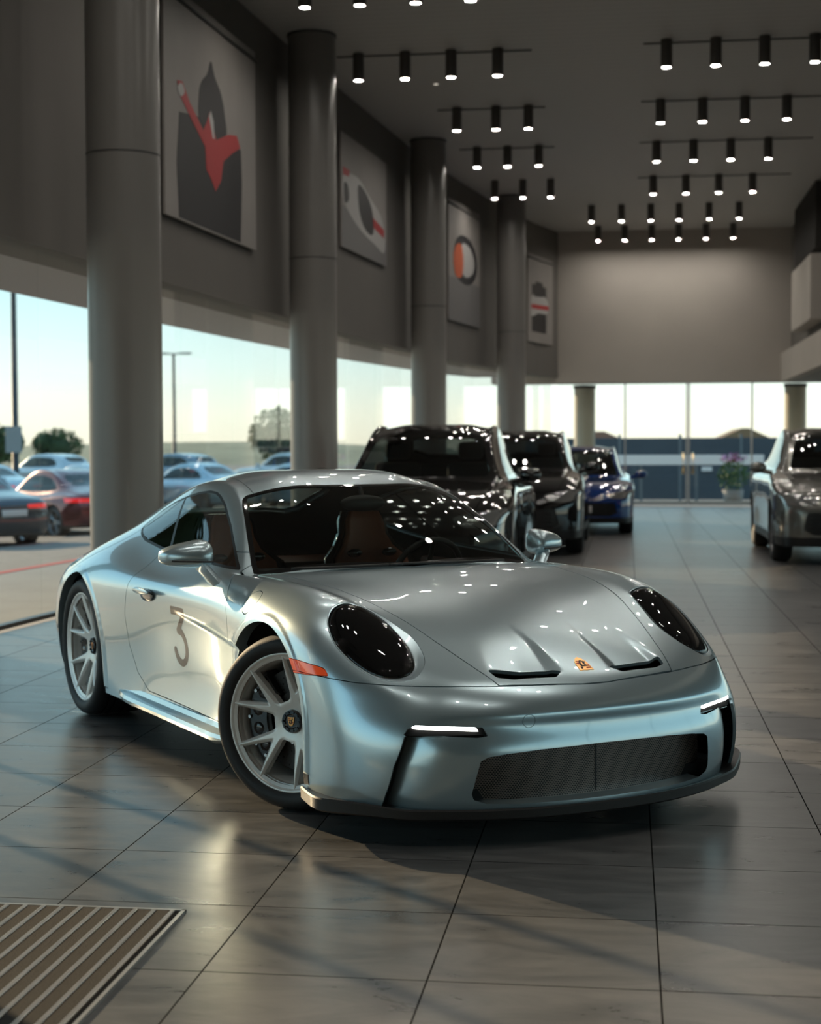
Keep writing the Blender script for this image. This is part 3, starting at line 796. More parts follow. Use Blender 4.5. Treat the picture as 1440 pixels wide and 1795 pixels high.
def build_wheels(root):
    sets = {}
    for key, Ro, Rl, W, conc in (('front', .343, .269, .232, .052), ('rear', .361, .283, .290, .075)):
        f = wheel_face(Rl, conc)
        rim_me = surf_obj('rim', f, RIMM)
        b = MB(); b.lathe([(Rl - .012, -.010), (Rl - .006, -.003), (Rl, -.001), (Rl + .004, -.005), (Rl + .002, -.018), (Rl - .018, -.030), (Rl - .030, -.06), (Rl - .034, -W + .01)], 96)
        b.lathe([(Rl * .91, -.016), (Rl - .012, -.010)], 96)
        barrel = b.build('rim_barrel', RIMM, None, 1)
        tyre = tyre_mesh(Ro, Rl, W).build('tyre', RUBBER, None, .25)
        b = MB(); b.lathe([(.075, -.090), (.115, -.088), (.118, -.098), (.203, -.098), (.206, -.102), (.206, -.128), (.203, -.132), (.11, -.132)], 64)
        b.mi = 1
        for ring, cnt in ((.135, 20), (.155, 20), (.175, 20), (.192, 20)):
            for k in range(cnt):
                a = 2 * math.pi * (k + (ring * 37 % 1)) / cnt; b.cyl((ring * math.cos(a), ring * math.sin(a), -.099), (ring * math.cos(a), ring * math.sin(a), -.0972), .0035, 6)
        b.mi = 2
        for k in range(10):
            a = 2 * math.pi * k / 10; b.cyl((.097 * math.cos(a), .097 * math.sin(a), -.092), (.097 * math.cos(a), .097 * math.sin(a), -.083), .007, 8)
        disc = b.build('brake_disc', [mat('brake_disc', (.05, .048, .047), .45, .3, noise=.3, nscale=120), DARK, STEEL], None, .2)
        b = MB(); n = 26
        prof = [(.122, -.155), (.216, -.155), (.232, -.140), (.232, -.075), (.216, -.060), (.135, -.060), (.122, -.075)]
        b.lathe(prof, n, None, True, R(128), R(232), True)
        for a in (146, 170, 194, 217):
            M = Matrix.Rotation(R(a), 4, 'Z'); b.ball((.178, 0, -.062), .026, 1, 1, .35, 14, M)
        b.mi = 1
        for a, rr in ((133, .2), (150, .21), (180, .213), (210, .21), (227, .2), (158, .142), (205, .142)):
            M = Matrix.Rotation(R(a), 4, 'Z'); b.cyl(M @ Vector((rr, 0, -.066)), M @ Vector((rr, 0, -.052)), .007, 8)
        calip = b.build('brake_caliper', [CALIPER, STEEL], None, .2)
        zc = -.004 - conc * .93
        b = MB(); b.lathe([(.0, zc + .016), (.026, zc + .016), (.030, zc + .020), (.042, zc + .020), (.046, zc + .014), (.049, zc - .02)], 40)
        for k in range(10):
            a = 2 * math.pi * k / 10; b.cyl((.0365 * math.cos(a), .0365 * math.sin(a), zc + .018), (.0365 * math.cos(a), .0365 * math.sin(a), zc + .0235), .0045, 8)
        nut = b.build('centre_lock', GLOSSBLACK, None, .25)
        b = MB(); shield(b, .030, .036, Matrix.Translation((0, 0, zc + .0185))); cr = b.build('wheel_crest', [GOLD, CRED, BLACK])
        sets[key] = (rim_me, barrel, tyre, disc, calip, nut, cr)
    used = set()
    for key, x, y, z, s, steer in (('front', .116, -.868, .345, -1, R(31)), ('rear', -2.457, -.905, .363, -1, 0), ('front', .116 - .19, .868, .345, 1, R(31)), ('rear', -2.457, .905, .363, 1, 0)):
        w = empty('wheel', (x, y, z), 0, root)
        base = Matrix(((1, 0, 0), (0, 0, -1), (0, 1, 0))).to_4x4() if s < 0 else Matrix(((-1, 0, 0), (0, 0, 1), (0, 1, 0))).to_4x4()
        w.rotation_euler = (Matrix.Rotation(steer, 4, 'Z') @ base).to_euler()
        for o in sets[key]:
            c = o if o.name not in used and key + '1' not in used else o.copy()
            if c is not o: COL.objects.link(c)
            c.parent = w
        used.add(key + '1')

def finish_coupe(root):
    # front splitter, with the strip that climbs the edge of each front wheel arch
    half = [(.385, .915), (.48, .935), (.575, .945), (.64, .915), (.70, .865), (.765, .80), (.84, .715), (.90, .61), (.96, .49), (1.01, .34), (1.037, .18), (1.045, 0)]
    pts = smooth_poly([(x, -y) for x, y in half] + [(x, y) for x, y in half[::-1][1:]], 4, False)
    path = []
    for i, (x, y) in enumerate(pts):
        d = pts[min(i + 1, len(pts) - 1)] - pts[max(i - 1, 0)]; n = np.array([-d[1], d[0]]); n /= np.linalg.norm(n)
        if n @ np.array([x - .1, y]) < 0: n = -n
        path.append(((x, y, 0), (n[0], n[1], 0)))
    secs = []
    for (p, o) in path:
        k = float(sstep(np.array((abs(p[1]) - .70) / .2))); l = .010 * k
        secs.append([(-.12, .128 + l), (-.012, .132 + l * 1.6), (.010, .138 + 2 * l), (.014, .132 + 2 * l), (.012, .104 + l), (.0, .096 + l), (-.12, .104)])
    b = MB(); b.sweep(path, secs)
    for s in (-1, 1):
        q = []
        for k in range(14):
            z = .115 + .36 * k / 13; xx = math.sqrt(max(.374 ** 2 - max(z - .352, 0) ** 2, 0)); wd = .034 * (1 - .75 * k / 13)
            q.append((xx, z, wd))
        A = [[b.bm.verts.new((xx + dx, s * (.908 + dy - .012 * (k < 2)), z)) for dx, dy in ((-.004, .002), (wd, -.001), (wd, -.03), (-.004, -.03))] for k, (xx, z, wd) in enumerate(q)]
        fs = []
        for u, v in zip(A[:-1], A[1:]):
            for j in range(4): fs.append(b.bm.faces.new((u[j], u[(j + 1) % 4], v[(j + 1) % 4], v[j])))
        bmesh.ops.recalc_face_normals(b.bm, faces=fs)
    b.build('front_splitter', CARBON, root, .2)
    # sill blades
    for s in (-1, 1):
        path = []; sec = []
        for k in range(25):
            t = k / 24; x = -.43 - t * 1.53; taper = min(1, (1 - t) * 7) * min(1, .55 + t * 6)
            path.append(((x, s * .878, .205 + .012 * max(0, t - .8) * 5), (0, s, 0)))
            q = taper
            sec.append([(-.05, .045), (.004 * q, .040 * q), (.012 * q, .020 * q), (.040 * q, .002), (.047 * q, -.014), (.043 * q, -.030 * q), (.02 * q, -.047 * q), (-.05, -.05)])
        b = MB(); b.sweep(path, sec); b.build('side_skirt', PAINT, root, .12)
    # mirrors
    for s in (-1, 1):
        b = MB(); n = 28; rings = []
        T_ = [0, .04, .12, .25, .4, .55, .7, .82, .91, .97, 1.0]
        Wx = [.30, .58, .85, 1, 1, .97, .90, .78, .60, .38, .10]
        for t, k in zip(T_, Wx):
            y = .822 + .213 * t; top = (.080 - .036 * t) * k ** .6; bot = (-.056 + .014 * t) * k ** .6; fx, bx = .118 * k * (1 - .25 * t), -.066 * k
            xo = -.80 - .06 * t; zo = .937 - .004 * t
            ring = []
            for j in range(n):
                a = 2 * math.pi * j / n; c_, s_ = math.cos(a), math.sin(a)
                c_ = math.copysign(abs(c_) ** .8, c_); s_ = math.copysign(abs(s_) ** .85, s_)
                ring.append(b.bm.verts.new((xo + (fx if c_ > 0 else -bx) * c_, s * y, zo + (top if s_ > 0 else -bot) * s_)))
            rings.append(ring)
        fs = []
        for u, v in zip(rings[:-1], rings[1:]):
            for j in range(n): fs.append(b.bm.faces.new((u[j], u[(j + 1) % n], v[(j + 1) % n], v[j])))
        fs += [b.bm.faces.new(rings[0]), b.bm.faces.new(rings[-1])]
        bmesh.ops.recalc_face_normals(b.bm, faces=fs)
        mo = b.build('door_mirror', PAINT, root, 1)
        b = MB(); b.sweep([((-.715 - .014 * k, s * (.80 + .022 * k), .79 + .029 * k), (1, 0, 0)) for k in range(5)], [[(-.055, -.004), (-.02, .034), (.03, .036), (.062, -.002), (.03, -.034), (-.02, -.03)]] * 5)
        b.build('mirror_foot', PAINT, mo, .3)
        b = MB(); b.tube([(-.80 + .106 * math.cos(t_ * 1.2), s * (.845 + .165 * t_), .917 + .004 * t_) for t_ in [i / 12 for i in range(13)]], .0045, 6); b.build('mirror_trim', BLACK, mo)
        b = MB(); b.box(-.868, -.863, min(s * .85, s * .985), max(s * .85, s * .985), .905, .975, .002); b.build('mirror_glass', CHROME, mo)
    # bonnet crest
    b = MB(); M = Matrix.Translation((.856, 0, .6035)) @ Matrix.Rotation(R(29), 4, 'Y') @ Matrix.Rotation(R(-90), 4, 'Z'); shield(b, .060, .080, M)
    b.build('bonnet_crest', [GOLD, CRED, BLACK], root)
    # wipers
    for y0, y1 in ((.50, -.12), (-.05, -.56)):
        b = MB(); b.tube([(-.46 - .2 * abs(y) ** 2.2 + 0.0, y, .893 - .012 * abs(y)) for y in np.linspace(y0, y1, 12)], .007, 6); b.build('wiper_arm', BLACK, root)
    # floor pan and arch liners
    b = MB(); b.box(-3.1, .88, -.58, .58, .125, .19); b.box(-2.03, -.45, -.84, .84, .135, .20); b.box(-.62, -.60, -.80, .80, .2, .80); b.box(-2.0, -1.97, -.82, .82, .2, .80); b.box(-3.15, -3.1, -.6, .6, .15, .5)
    b.build('floor_pan', DARK, root)
    for cx, cz, r in ARCHES:
        for s in (-1, 1):
            b = MB(); n = 24; pr = []
            for k in range(n + 1):
                a = R(-20) + R(220) * k / n; pr.append((cx + (r + .012) * math.cos(a), cz + (r + .012) * math.sin(a)))
            rings = [[b.bm.verts.new((x, s * y, z)) for x, z in pr] for y in (.50, .88)]
            for j in range(n): b.bm.faces.new((rings[0][j], rings[0][j + 1], rings[1][j + 1], rings[1][j]))
            b.bm.faces.new(rings[0]); b.build('arch_liner', DARK, root)
    # ---- cabin
    b = MB()
    path = [((-.60 - .14 * (abs(y) / .7) ** 2, y, 0), (-1, 0, 0)) for y in np.linspace(-.70, .70, 15)]
    b.sweep(path, [[(0, .80), (0, .855), (.12, .868), (.25, .860), (.30, .83), (.30, .60), (.2, .5), (0, .5)]] * 15)
    dash = b.build('dashboard', mat('dark_dash', (.010, .010, .011), .6), root, .2)
    b = MB(); M = Matrix.Translation((-1.0, .37, .80)) @ Matrix.Rotation(R(-66), 4, 'Y')
    ring = [M @ Vector((.178 * math.cos(a), .178 * math.sin(a), 0)) for a in [2 * math.pi * k / 36 for k in range(36)]]
    b.tube(ring, .015, 10, True); b.cyl(M @ Vector((-.17, 0, 0)), M @ Vector((.17, 0, 0)), .012, 8); b.cyl(M @ Vector((0, -.17, 0)), M @ Vector((0, .17, 0)), .012, 8)
    b.ball(M @ Vector((0, 0, .01)), .055, 1, 1, .8, 14); b.cyl(M @ Vector((0, 0, -.02)), M @ Vector((0, 0, -.22)), .03, 10)
    b.build('steering_wheel', mat('black_leather', (.012, .012, .012), .45), root, .3)
    for s in (-1, 1):
        sx = empty('bucket_seat', (-1.62, s * .37, 0), 0, root)
        # (z, x offset, half width, side depth): shell from cushion to headrest
        prof = [(.34, .10, .24, .10), (.45, .05, .25, .12), (.60, .01, .255, .12), (.74, -.03, .26, .11), (.84, -.055, .245, .09), (.90, -.07, .17, .05), (.96, -.08, .135, .035), (1.03, -.09, .125, .03), (1.075, -.095, .10, .02)]
        def shell(off, wk, dk, th):
            b = MB(); F, Bk = [], []
            for z, x, w, d in prof:
                us = [-1, -.8, -.5, 0, .5, .8, 1]
                F.append([b.bm.verts.new((x + off + d * dk * abs(u) ** 3, u * w * wk, z)) for u in us]); Bk.append([b.bm.verts.new((x + off - th + d * dk * abs(u) ** 3, u * w * wk * 1.04, z)) for u in us])
            fs = []
            for r_ in range(len(prof) - 1):
                for j in range(6): fs += [b.bm.faces.new((F[r_][j], F[r_][j + 1], F[r_ + 1][j + 1], F[r_ + 1][j])), b.bm.faces.new((Bk[r_][j], Bk[r_ + 1][j], Bk[r_ + 1][j + 1], Bk[r_][j + 1]))]
                for j in (0, 6): fs.append(b.bm.faces.new((F[r_][j], F[r_ + 1][j], Bk[r_ + 1][j], Bk[r_][j])))
            for r_ in (0, len(prof) - 1):
                for j in range(6): fs.append(b.bm.faces.new((F[r_][j], F[r_][j + 1], Bk[r_][j + 1], Bk[r_][j])))
            bmesh.ops.recalc_face_normals(b.bm, faces=fs); return b
        shell(0, 1, 1, .05).build('seat_shell', GLOSSBLACK, sx, 1)
        shell(.03, .80, .8, .03).build('backrest_pad', LEATHER, sx, 1)
        b = MB(); b.box(.06, .56, -.22, .22, .26, .38, .05); b.box(.08, .54, -.26, -.19, .26, .43, .03); b.box(.08, .54, .19, .26, .26, .43, .03); b.build('seat_cushion', LEATHER, sx, .3)
        b = MB()
        for u in (-.10, .10): b.ball((.035, u, .865), .04, .35, 1.1, .55, 14)
        b.build('harness_opening', GLOSSBLACK, sx)
    b = MB(); b.ball((-.95, 0, 1.145), .12, .2, 1, .33, 18); b.cyl((-.95, 0, 1.16), (-.98, 0, 1.22), .012, 8); b.build('rear_view_mirror', BLACK, root, .3)
    b = MB(); b.box(-1.15, -.62, -.11, .11, .2, .62, .03); b.box(-1.95, -1.15, -.09, .09, .2, .42, .03); b.build('centre_console', mat('dark_dash', (.01, .01, .011), .6), root)
    for s in (-1, 1):
        b = MB(); b.box(-1.72, -.66, min(s * .72, s * .77), max(s * .72, s * .77), .25, .83, .02); b.build('door_trim', mat('brown_trim', (.10, .036, .018), .5), root)
    b = MB()
    for y0, y1, x0 in ((-.33, .33, -1.97),): b.box(-2.5, x0, -.60, .60, .55, .80, .03)
    b.build('parcel_shelf', mat('brown_trim', (.10, .036, .018), .5), root)
# ------------------------------------------------------------------ the showroom
TILE, TX, TY = .6096, -1.7382, 4.7052
def tile_mat():
    m = bpy.data.materials.new('slate_floor_tiles'); m.use_nodes = True
    n, l = m.node_tree.nodes, m.node_tree.links; b = n['Principled BSDF']
    g = n.new('ShaderNodeNewGeometry'); mp = n.new('ShaderNodeMapping'); mp.vector_type = 'TEXTURE'
    mp.inputs['Location'].default_value = (TX, TY, 0); mp.inputs['Scale'].default_value = (TILE, TILE, 1)
    l.new(g.outputs['Position'], mp.inputs[0])
    sp = n.new('ShaderNodeSeparateXYZ'); l.new(mp.outputs[0], sp.inputs[0])
    def M(op, a, b_=None):
        q = n.new('ShaderNodeMath'); q.operation = op
        for i, v in enumerate((a, b_)):
            if v is None: continue
            if isinstance(v, (int, float)): q.inputs[i].default_value = v
            else: l.new(v, q.inputs[i])
        return q.outputs[0]
    def edge(o): f = M('FRACT', o); return M('MINIMUM', f, M('SUBTRACT', 1.0, f))
    e = M('MINIMUM', edge(sp.outputs['X']), edge(sp.outputs['Y']))
    grout = n.new('ShaderNodeMapRange'); grout.inputs[1].default_value = .0030; grout.inputs[2].default_value = .0052; l.new(e, grout.inputs[0])
    cm = n.new('ShaderNodeCombineXYZ'); l.new(M('FLOOR', sp.outputs['X']), cm.inputs[0]); l.new(M('FLOOR', sp.outputs['Y']), cm.inputs[1])
    wn_ = n.new('ShaderNodeTexWhiteNoise'); wn_.noise_dimensions = '3D'; l.new(cm.outputs[0], wn_.inputs['Vector'])
    # each tile carries its own streaked slate clouding
    of = n.new('ShaderNodeVectorMath'); of.operation = 'MULTIPLY_ADD'; l.new(wn_.outputs['Color'], of.inputs[0]); of.inputs[1].default_value = (20, 20, 20); l.new(g.outputs['Position'], of.inputs[2])
    st = n.new('ShaderNodeMapping'); st.inputs['Scale'].default_value = (1.1, 3.2, 1); st.inputs['Rotation'].default_value = (0, 0, .35); l.new(of.outputs[0], st.inputs[0])
    n1 = n.new('ShaderNodeTexNoise'); n1.inputs['Scale'].default_value = 2.2; n1.inputs['Detail'].default_value = 9; n1.inputs['Roughness'].default_value = .68; n1.inputs['Distortion'].default_value = .8; l.new(st.outputs[0], n1.inputs['Vector'])
    n2 = n.new('ShaderNodeTexNoise'); n2.inputs['Scale'].default_value = 95; n2.inputs['Detail'].default_value = 4; l.new(g.outputs['Position'], n2.inputs['Vector'])
    r = n.new('ShaderNodeValToRGB'); r.color_ramp.elements[0].position = .30; r.color_ramp.elements[0].color = (.056, .057, .058, 1)
    r.color_ramp.elements[1].position = .72; r.color_ramp.elements[1].color = (.175, .171, .166, 1); l.new(n1.outputs['Fac'], r.inputs[0])
    hv = n.new('ShaderNodeHueSaturation'); l.new(r.outputs[0], hv.inputs['Color']); l.new(M('ADD', M('MULTIPLY', wn_.outputs['Value'], .22), .89), hv.inputs['Value'])
    mx = n.new('ShaderNodeMixRGB'); mx.inputs[1].default_value = (.010, .010, .010, 1); l.new(grout.outputs[0], mx.inputs[0]); l.new(hv.outputs[0], mx.inputs[2]); l.new(mx.outputs[0], b.inputs['Base Color'])
    l.new(M('ADD', M('ADD', M('MULTIPLY', n1.outputs['Fac'], .20), .20), M('MULTIPLY', M('SUBTRACT', 1.0, grout.outputs[0]), .5)), b.inputs['Roughness']); l.new(M('MULTIPLY', grout.outputs[0], .5), b.inputs['Specular IOR Level'])
    bp = n.new('ShaderNodeBump'); bp.inputs['Strength'].default_value = .10; bp.inputs['Distance'].default_value = .004
    l.new(M('ADD', M('MULTIPLY', grout.outputs[0], 1.2), M('ADD', M('MULTIPLY', n2.outputs['Fac'], .5), M('MULTIPLY', n1.outputs['Fac'], .25))), bp.inputs['Height']); l.new(bp.outputs[0], b.inputs['Normal'])
    return m
FLOORM = tile_mat()
WALLM = mat('dark_taupe_wall', (.14, .13, .118), .8, noise=.05, nscale=1.5)
BACKM = mat('warm_grey_wall', (.44, .405, .365), .85, noise=.04, nscale=1.2)
COLM = mat('grey_column', (.19, .181, .17), .30, noise=.04, nscale=2)
GLASSM = glass('showroom_glass', (.95, .97, .96), 1.28)
ALU = mat('dark_aluminium', (.05, .05, .05), .4, .6)
PALE = mat('pale_soffit', (.36, .345, .345), .6)
def ceil_mat():
    m = mat('grey_ceiling_boards', (.46, .45, .435), .6); n, l = m.node_tree.nodes, m.node_tree.links; b = n['Principled BSDF']
    g = n.new('ShaderNodeNewGeometry'); sp = n.new('ShaderNodeSeparateXYZ'); l.new(g.outputs['Position'], sp.inputs[0])
    w = n.new('ShaderNodeMath'); w.operation = 'PINGPONG'; w.inputs[1].default_value = .1; l.new(sp.outputs['Y'], w.inputs[0])
    r = n.new('ShaderNodeMapRange'); r.inputs[1].default_value = 0; r.inputs[2].default_value = .008; l.new(w.outputs[0], r.inputs[0])
    mx = n.new('ShaderNodeMixRGB'); mx.inputs[1].default_value = (.27, .265, .255, 1); mx.inputs[2].default_value = (.46, .45, .435, 1); l.new(r.outputs[0], mx.inputs[0]); l.new(mx.outputs[0], b.inputs['Base Color'])
    return m
CEILM = ceil_mat()
def structure(o): o['kind'] = 'structure'; return o
WALL = [(-4.85, -6.5), (-4.80, 8.0), (-4.72, 11.5), (-4.50, 15.0), (-4.22, 19.3), (-3.92, 23.0), (-3.58, 26.7), (-3.15, 30.0), (-2.66, 33.0), (-2.05, 36.0), (-1.6, 37.5)]
def wall_x(y): return float(np.interp(y, [p[1] for p in WALL], [p[0] for p in WALL]))
HEAD, CEIL_Z, BACK_Y, RIGHT_X = 3.03, 6.42, 37.5, 9.0

def build_room():
    b = MB(); b.prism(WALL + [(RIGHT_X, BACK_Y), (RIGHT_X, -6.5)], -.12, 0, 'z'); structure(b.build('floor', FLOORM))
    b = MB(); b.prism([(x - .6, y) for x, y in WALL] + [(3.75, BACK_Y + .3), (3.75, -6.5)], CEIL_Z, CEIL_Z + .2, 'z'); structure(b.build('ceiling', CEILM))
    b = MB()
    for (x0, y0), (x1, y1) in zip(WALL[:-1], WALL[1:]): b.prism([(x0, y0), (x1, y1), (x1 - .55, y1), (x0 - .55, y0)], HEAD, CEIL_Z, 'z')
    structure(b.build('wall_left', WALLM))
    b = MB()
    for (x0, y0), (x1, y1) in zip(WALL[:-1], WALL[1:]): b.prism([(x0 - .55, y0), (x1 - .55, y1), (x1 - 2.0, y1), (x0 - 2.0, y0)], HEAD + .02, HEAD + .5, 'z')
    structure(b.build('trim_1', mat('pale_soffit', (.36, .345, .345), .6)))
    # glass of the left side, pane by pane
    k = 0; y = -6.4
    while y < 37.3:
        y2 = min(y + 1.72, 37.4); b = MB(); x0, x1 = wall_x(y) - .12, wall_x(y2) - .12
        b.prism([(x0, y + .006), (x1, y2 - .006), (x1 - .012, y2 - .006), (x0 - .012, y + .006)], .03, HEAD + .02, 'z')
        k += 1; structure(b.build('window_%d' % k, GLASSM)); y = y2
    b = MB()
    for (x0, y0), (x1, y1) in zip(WALL[:-1], WALL[1:]): b.prism([(x0 - .09, y0), (x1 - .09, y1), (x1 - .17, y1), (x0 - .17, y0)], 0, .035, 'z')
    structure(b.build('trim_2', ALU))
    # entrance mullions that throw the thin shadow lines
    for i, (yy, w) in enumerate(((7.72, .045), (8.52, .045), (11.62, .022))):
        b = MB(); x = wall_x(yy); b.box(x - .155, x - .105, yy - w / 2, yy + w / 2, 0, HEAD + .02); structure(b.build('trim_%d' % (3 + i), ALU))
    # far end: bulkhead over glass doors
    b = MB(); b.box(-2.6, 3.75, BACK_Y, BACK_Y + .35, 2.90, CEIL_Z); structure(b.build('wall_back', BACKM))
    for i, (x0, x1) in enumerate(((-1.6, -.05), (-.05, 1.41), (1.43, 2.9), (2.9, 4.6))):
        b = MB(); b.box(x0 + .006, x1 - .006, BACK_Y + .05, BACK_Y + .062, .03, 2.92)
        if i in (1, 2):
            d = structure(b.build('door_%d' % i, GLASSM))
            h = MB(); xx = 1.41 - .10 if i == 1 else 1.43 + .10
            h.tube([(xx, BACK_Y - .0, .78), (xx, BACK_Y - .07, .80), (xx, BACK_Y - .07, 1.22), (xx, BACK_Y, 1.24)], .028, 10); h.build('door_handle', mat('brass_handle', (.75, .55, .28), .3, .8), d)
            h = MB(); h.box(x0 + .01, x1 - .01, BACK_Y + .03, BACK_Y + .08, .03, .13); h.box(x0 + .0, x0 + .035, BACK_Y + .03, BACK_Y + .08, .03, 2.9); h.box(x1 - .035, x1, BACK_Y + .03, BACK_Y + .08, .03, 2.9); h.build('door_frame', mat('pale_aluminium', (.5, .53, .54), .35, .5), d)
        else: structure(b.build('window_%d' % (k + 1 + i), GLASSM))
    b = MB(); b.box(4.6, RIGHT_X + .3, BACK_Y, BACK_Y + .3, 0, 2.95); structure(b.build('wall_back_aisle', BACKM))
    # right side: low aisle under a mezzanine, glazed on its far side
    b = MB(); b.box(3.52, 3.72, -6.5, BACK_Y + .3, 2.88, 3.53); structure(b.build('trim_7', BACKM))
    b = MB(); b.box(3.72, RIGHT_X + .3, -6.5, BACK_Y + .3, 2.90, 3.1); structure(b.build('trim_8', mat('mezzanine_soffit', (.3, .29, .27), .8)))
    b = MB(); b.box(3.75, 3.95, -6.5, BACK_Y + .3, 3.1, CEIL_Z + .2); structure(b.build('wall_right', WALLM))
    kk = k + 7; y = -6.4
    while y < 37.3:
        y2 = min(y + 2.74, 37.4); b = MB(); b.box(RIGHT_X, RIGHT_X + .012, y + .006, y2 - .006, .03, 2.92); structure(b.build('window_%d' % kk, GLASSM)); kk += 1
        b = MB(); b.box(RIGHT_X - .02, RIGHT_X + .06, y2 - .04, y2 + .04, 0, 2.92); structure(b.build('trim_%d' % (kk + 10), ALU)); y = y2
    b = MB(); b.box(-5.4, RIGHT_X + .3, -6.8, -6.5, 0, CEIL_Z); structure(b.build('wall_front', mat('near_wall', (.10, .095, .09), .8)))
    # mezzanine box and slatted screen high on the right
    o = empty('wall_box', (3.48, 32.4, 4.4)); tag(o, 'pale rectangular box mounted high on the right wall beneath dark slats', 'wall box')
    b = MB(); b.box(-.07, .24, -1.7, 1.7, -.62, .62, .02); b.build('box_body', BACKM, o)
    o = empty('slatted_screen', (3.60, 32.6, 5.75)); tag(o, 'dark vertical slatted screen high on the right wall above the pale box', 'screen')
    for i in range(14):
        b = MB(); b.box(-.10, .12, -1.85 + i * .28 - .05, -1.85 + i * .28 + .05, -.62, .62, .004); b.build('slat', mat('dark_slat', (.03, .027, .024), .6), o)
    # columns
    spots = [(-3.95, 5.4, .30, 'dark round column beside the glass nearest the entrance mat'), (-3.94, 12.2, .29, 'broad dark round column behind the silver coupe by the window wall'), (-3.81, 19.2, .29, 'second dark round column, left of the near black utility vehicle'), (-3.23, 26.0, .29, 'third dark round column, rising directly behind the black utility vehicles'), (-2.30, 32.0, .29, 'fourth dark round column, next to the last framed racing poster')]
    for x, y, r, lb in spots:
        o = empty('round_column', (x, y, 0)); tag(o, lb, 'column', 'round columns along the window wall', 'thing')
        b = MB(); b.lathe([(r, 0), (r, CEIL_Z - .03)], 64); b.build('shaft', COLM, o)
        b = MB(); b.lathe([(r + .004, 3.70), (r + .004, 3.712)], 64); b.build('joint_ring', mat('column_joint', (.06, .06, .06), .5), o)
        b = MB(); b.lathe([(r, CEIL_Z - .03), (r + .012, CEIL_Z - .03), (r + .012, CEIL_Z)], 64); b.build('collar', mat('column_joint', (.06, .06, .06), .5), o)
    for x, lb in ((-1.0, 'pale round column outside the far glass, left of the double door'), (3.96, 'pale round column outside the far glass, above the grey utility vehicle')):
        o = empty('outdoor_column', (x, 38.5, 0)); tag(o, lb, 'column', 'columns outside the far glass', 'thing')
        b = MB(); b.lathe([(.25, -.1), (.25, 2.88)], 40); b.build('shaft', mat('pale_column', (.48, .44, .36), .6), o)
        b = MB(); b.lathe([(.25, 2.80), (.27, 2.80), (.27, 2.88)], 40); b.build('collar', mat('column_joint', (.06, .06, .06), .5), o)
    b = MB(); b.box(-3.2, RIGHT_X, BACK_Y + .35, BACK_Y + 1.5, 2.92, 3.3); structure(b.build('trim_9', PALE))

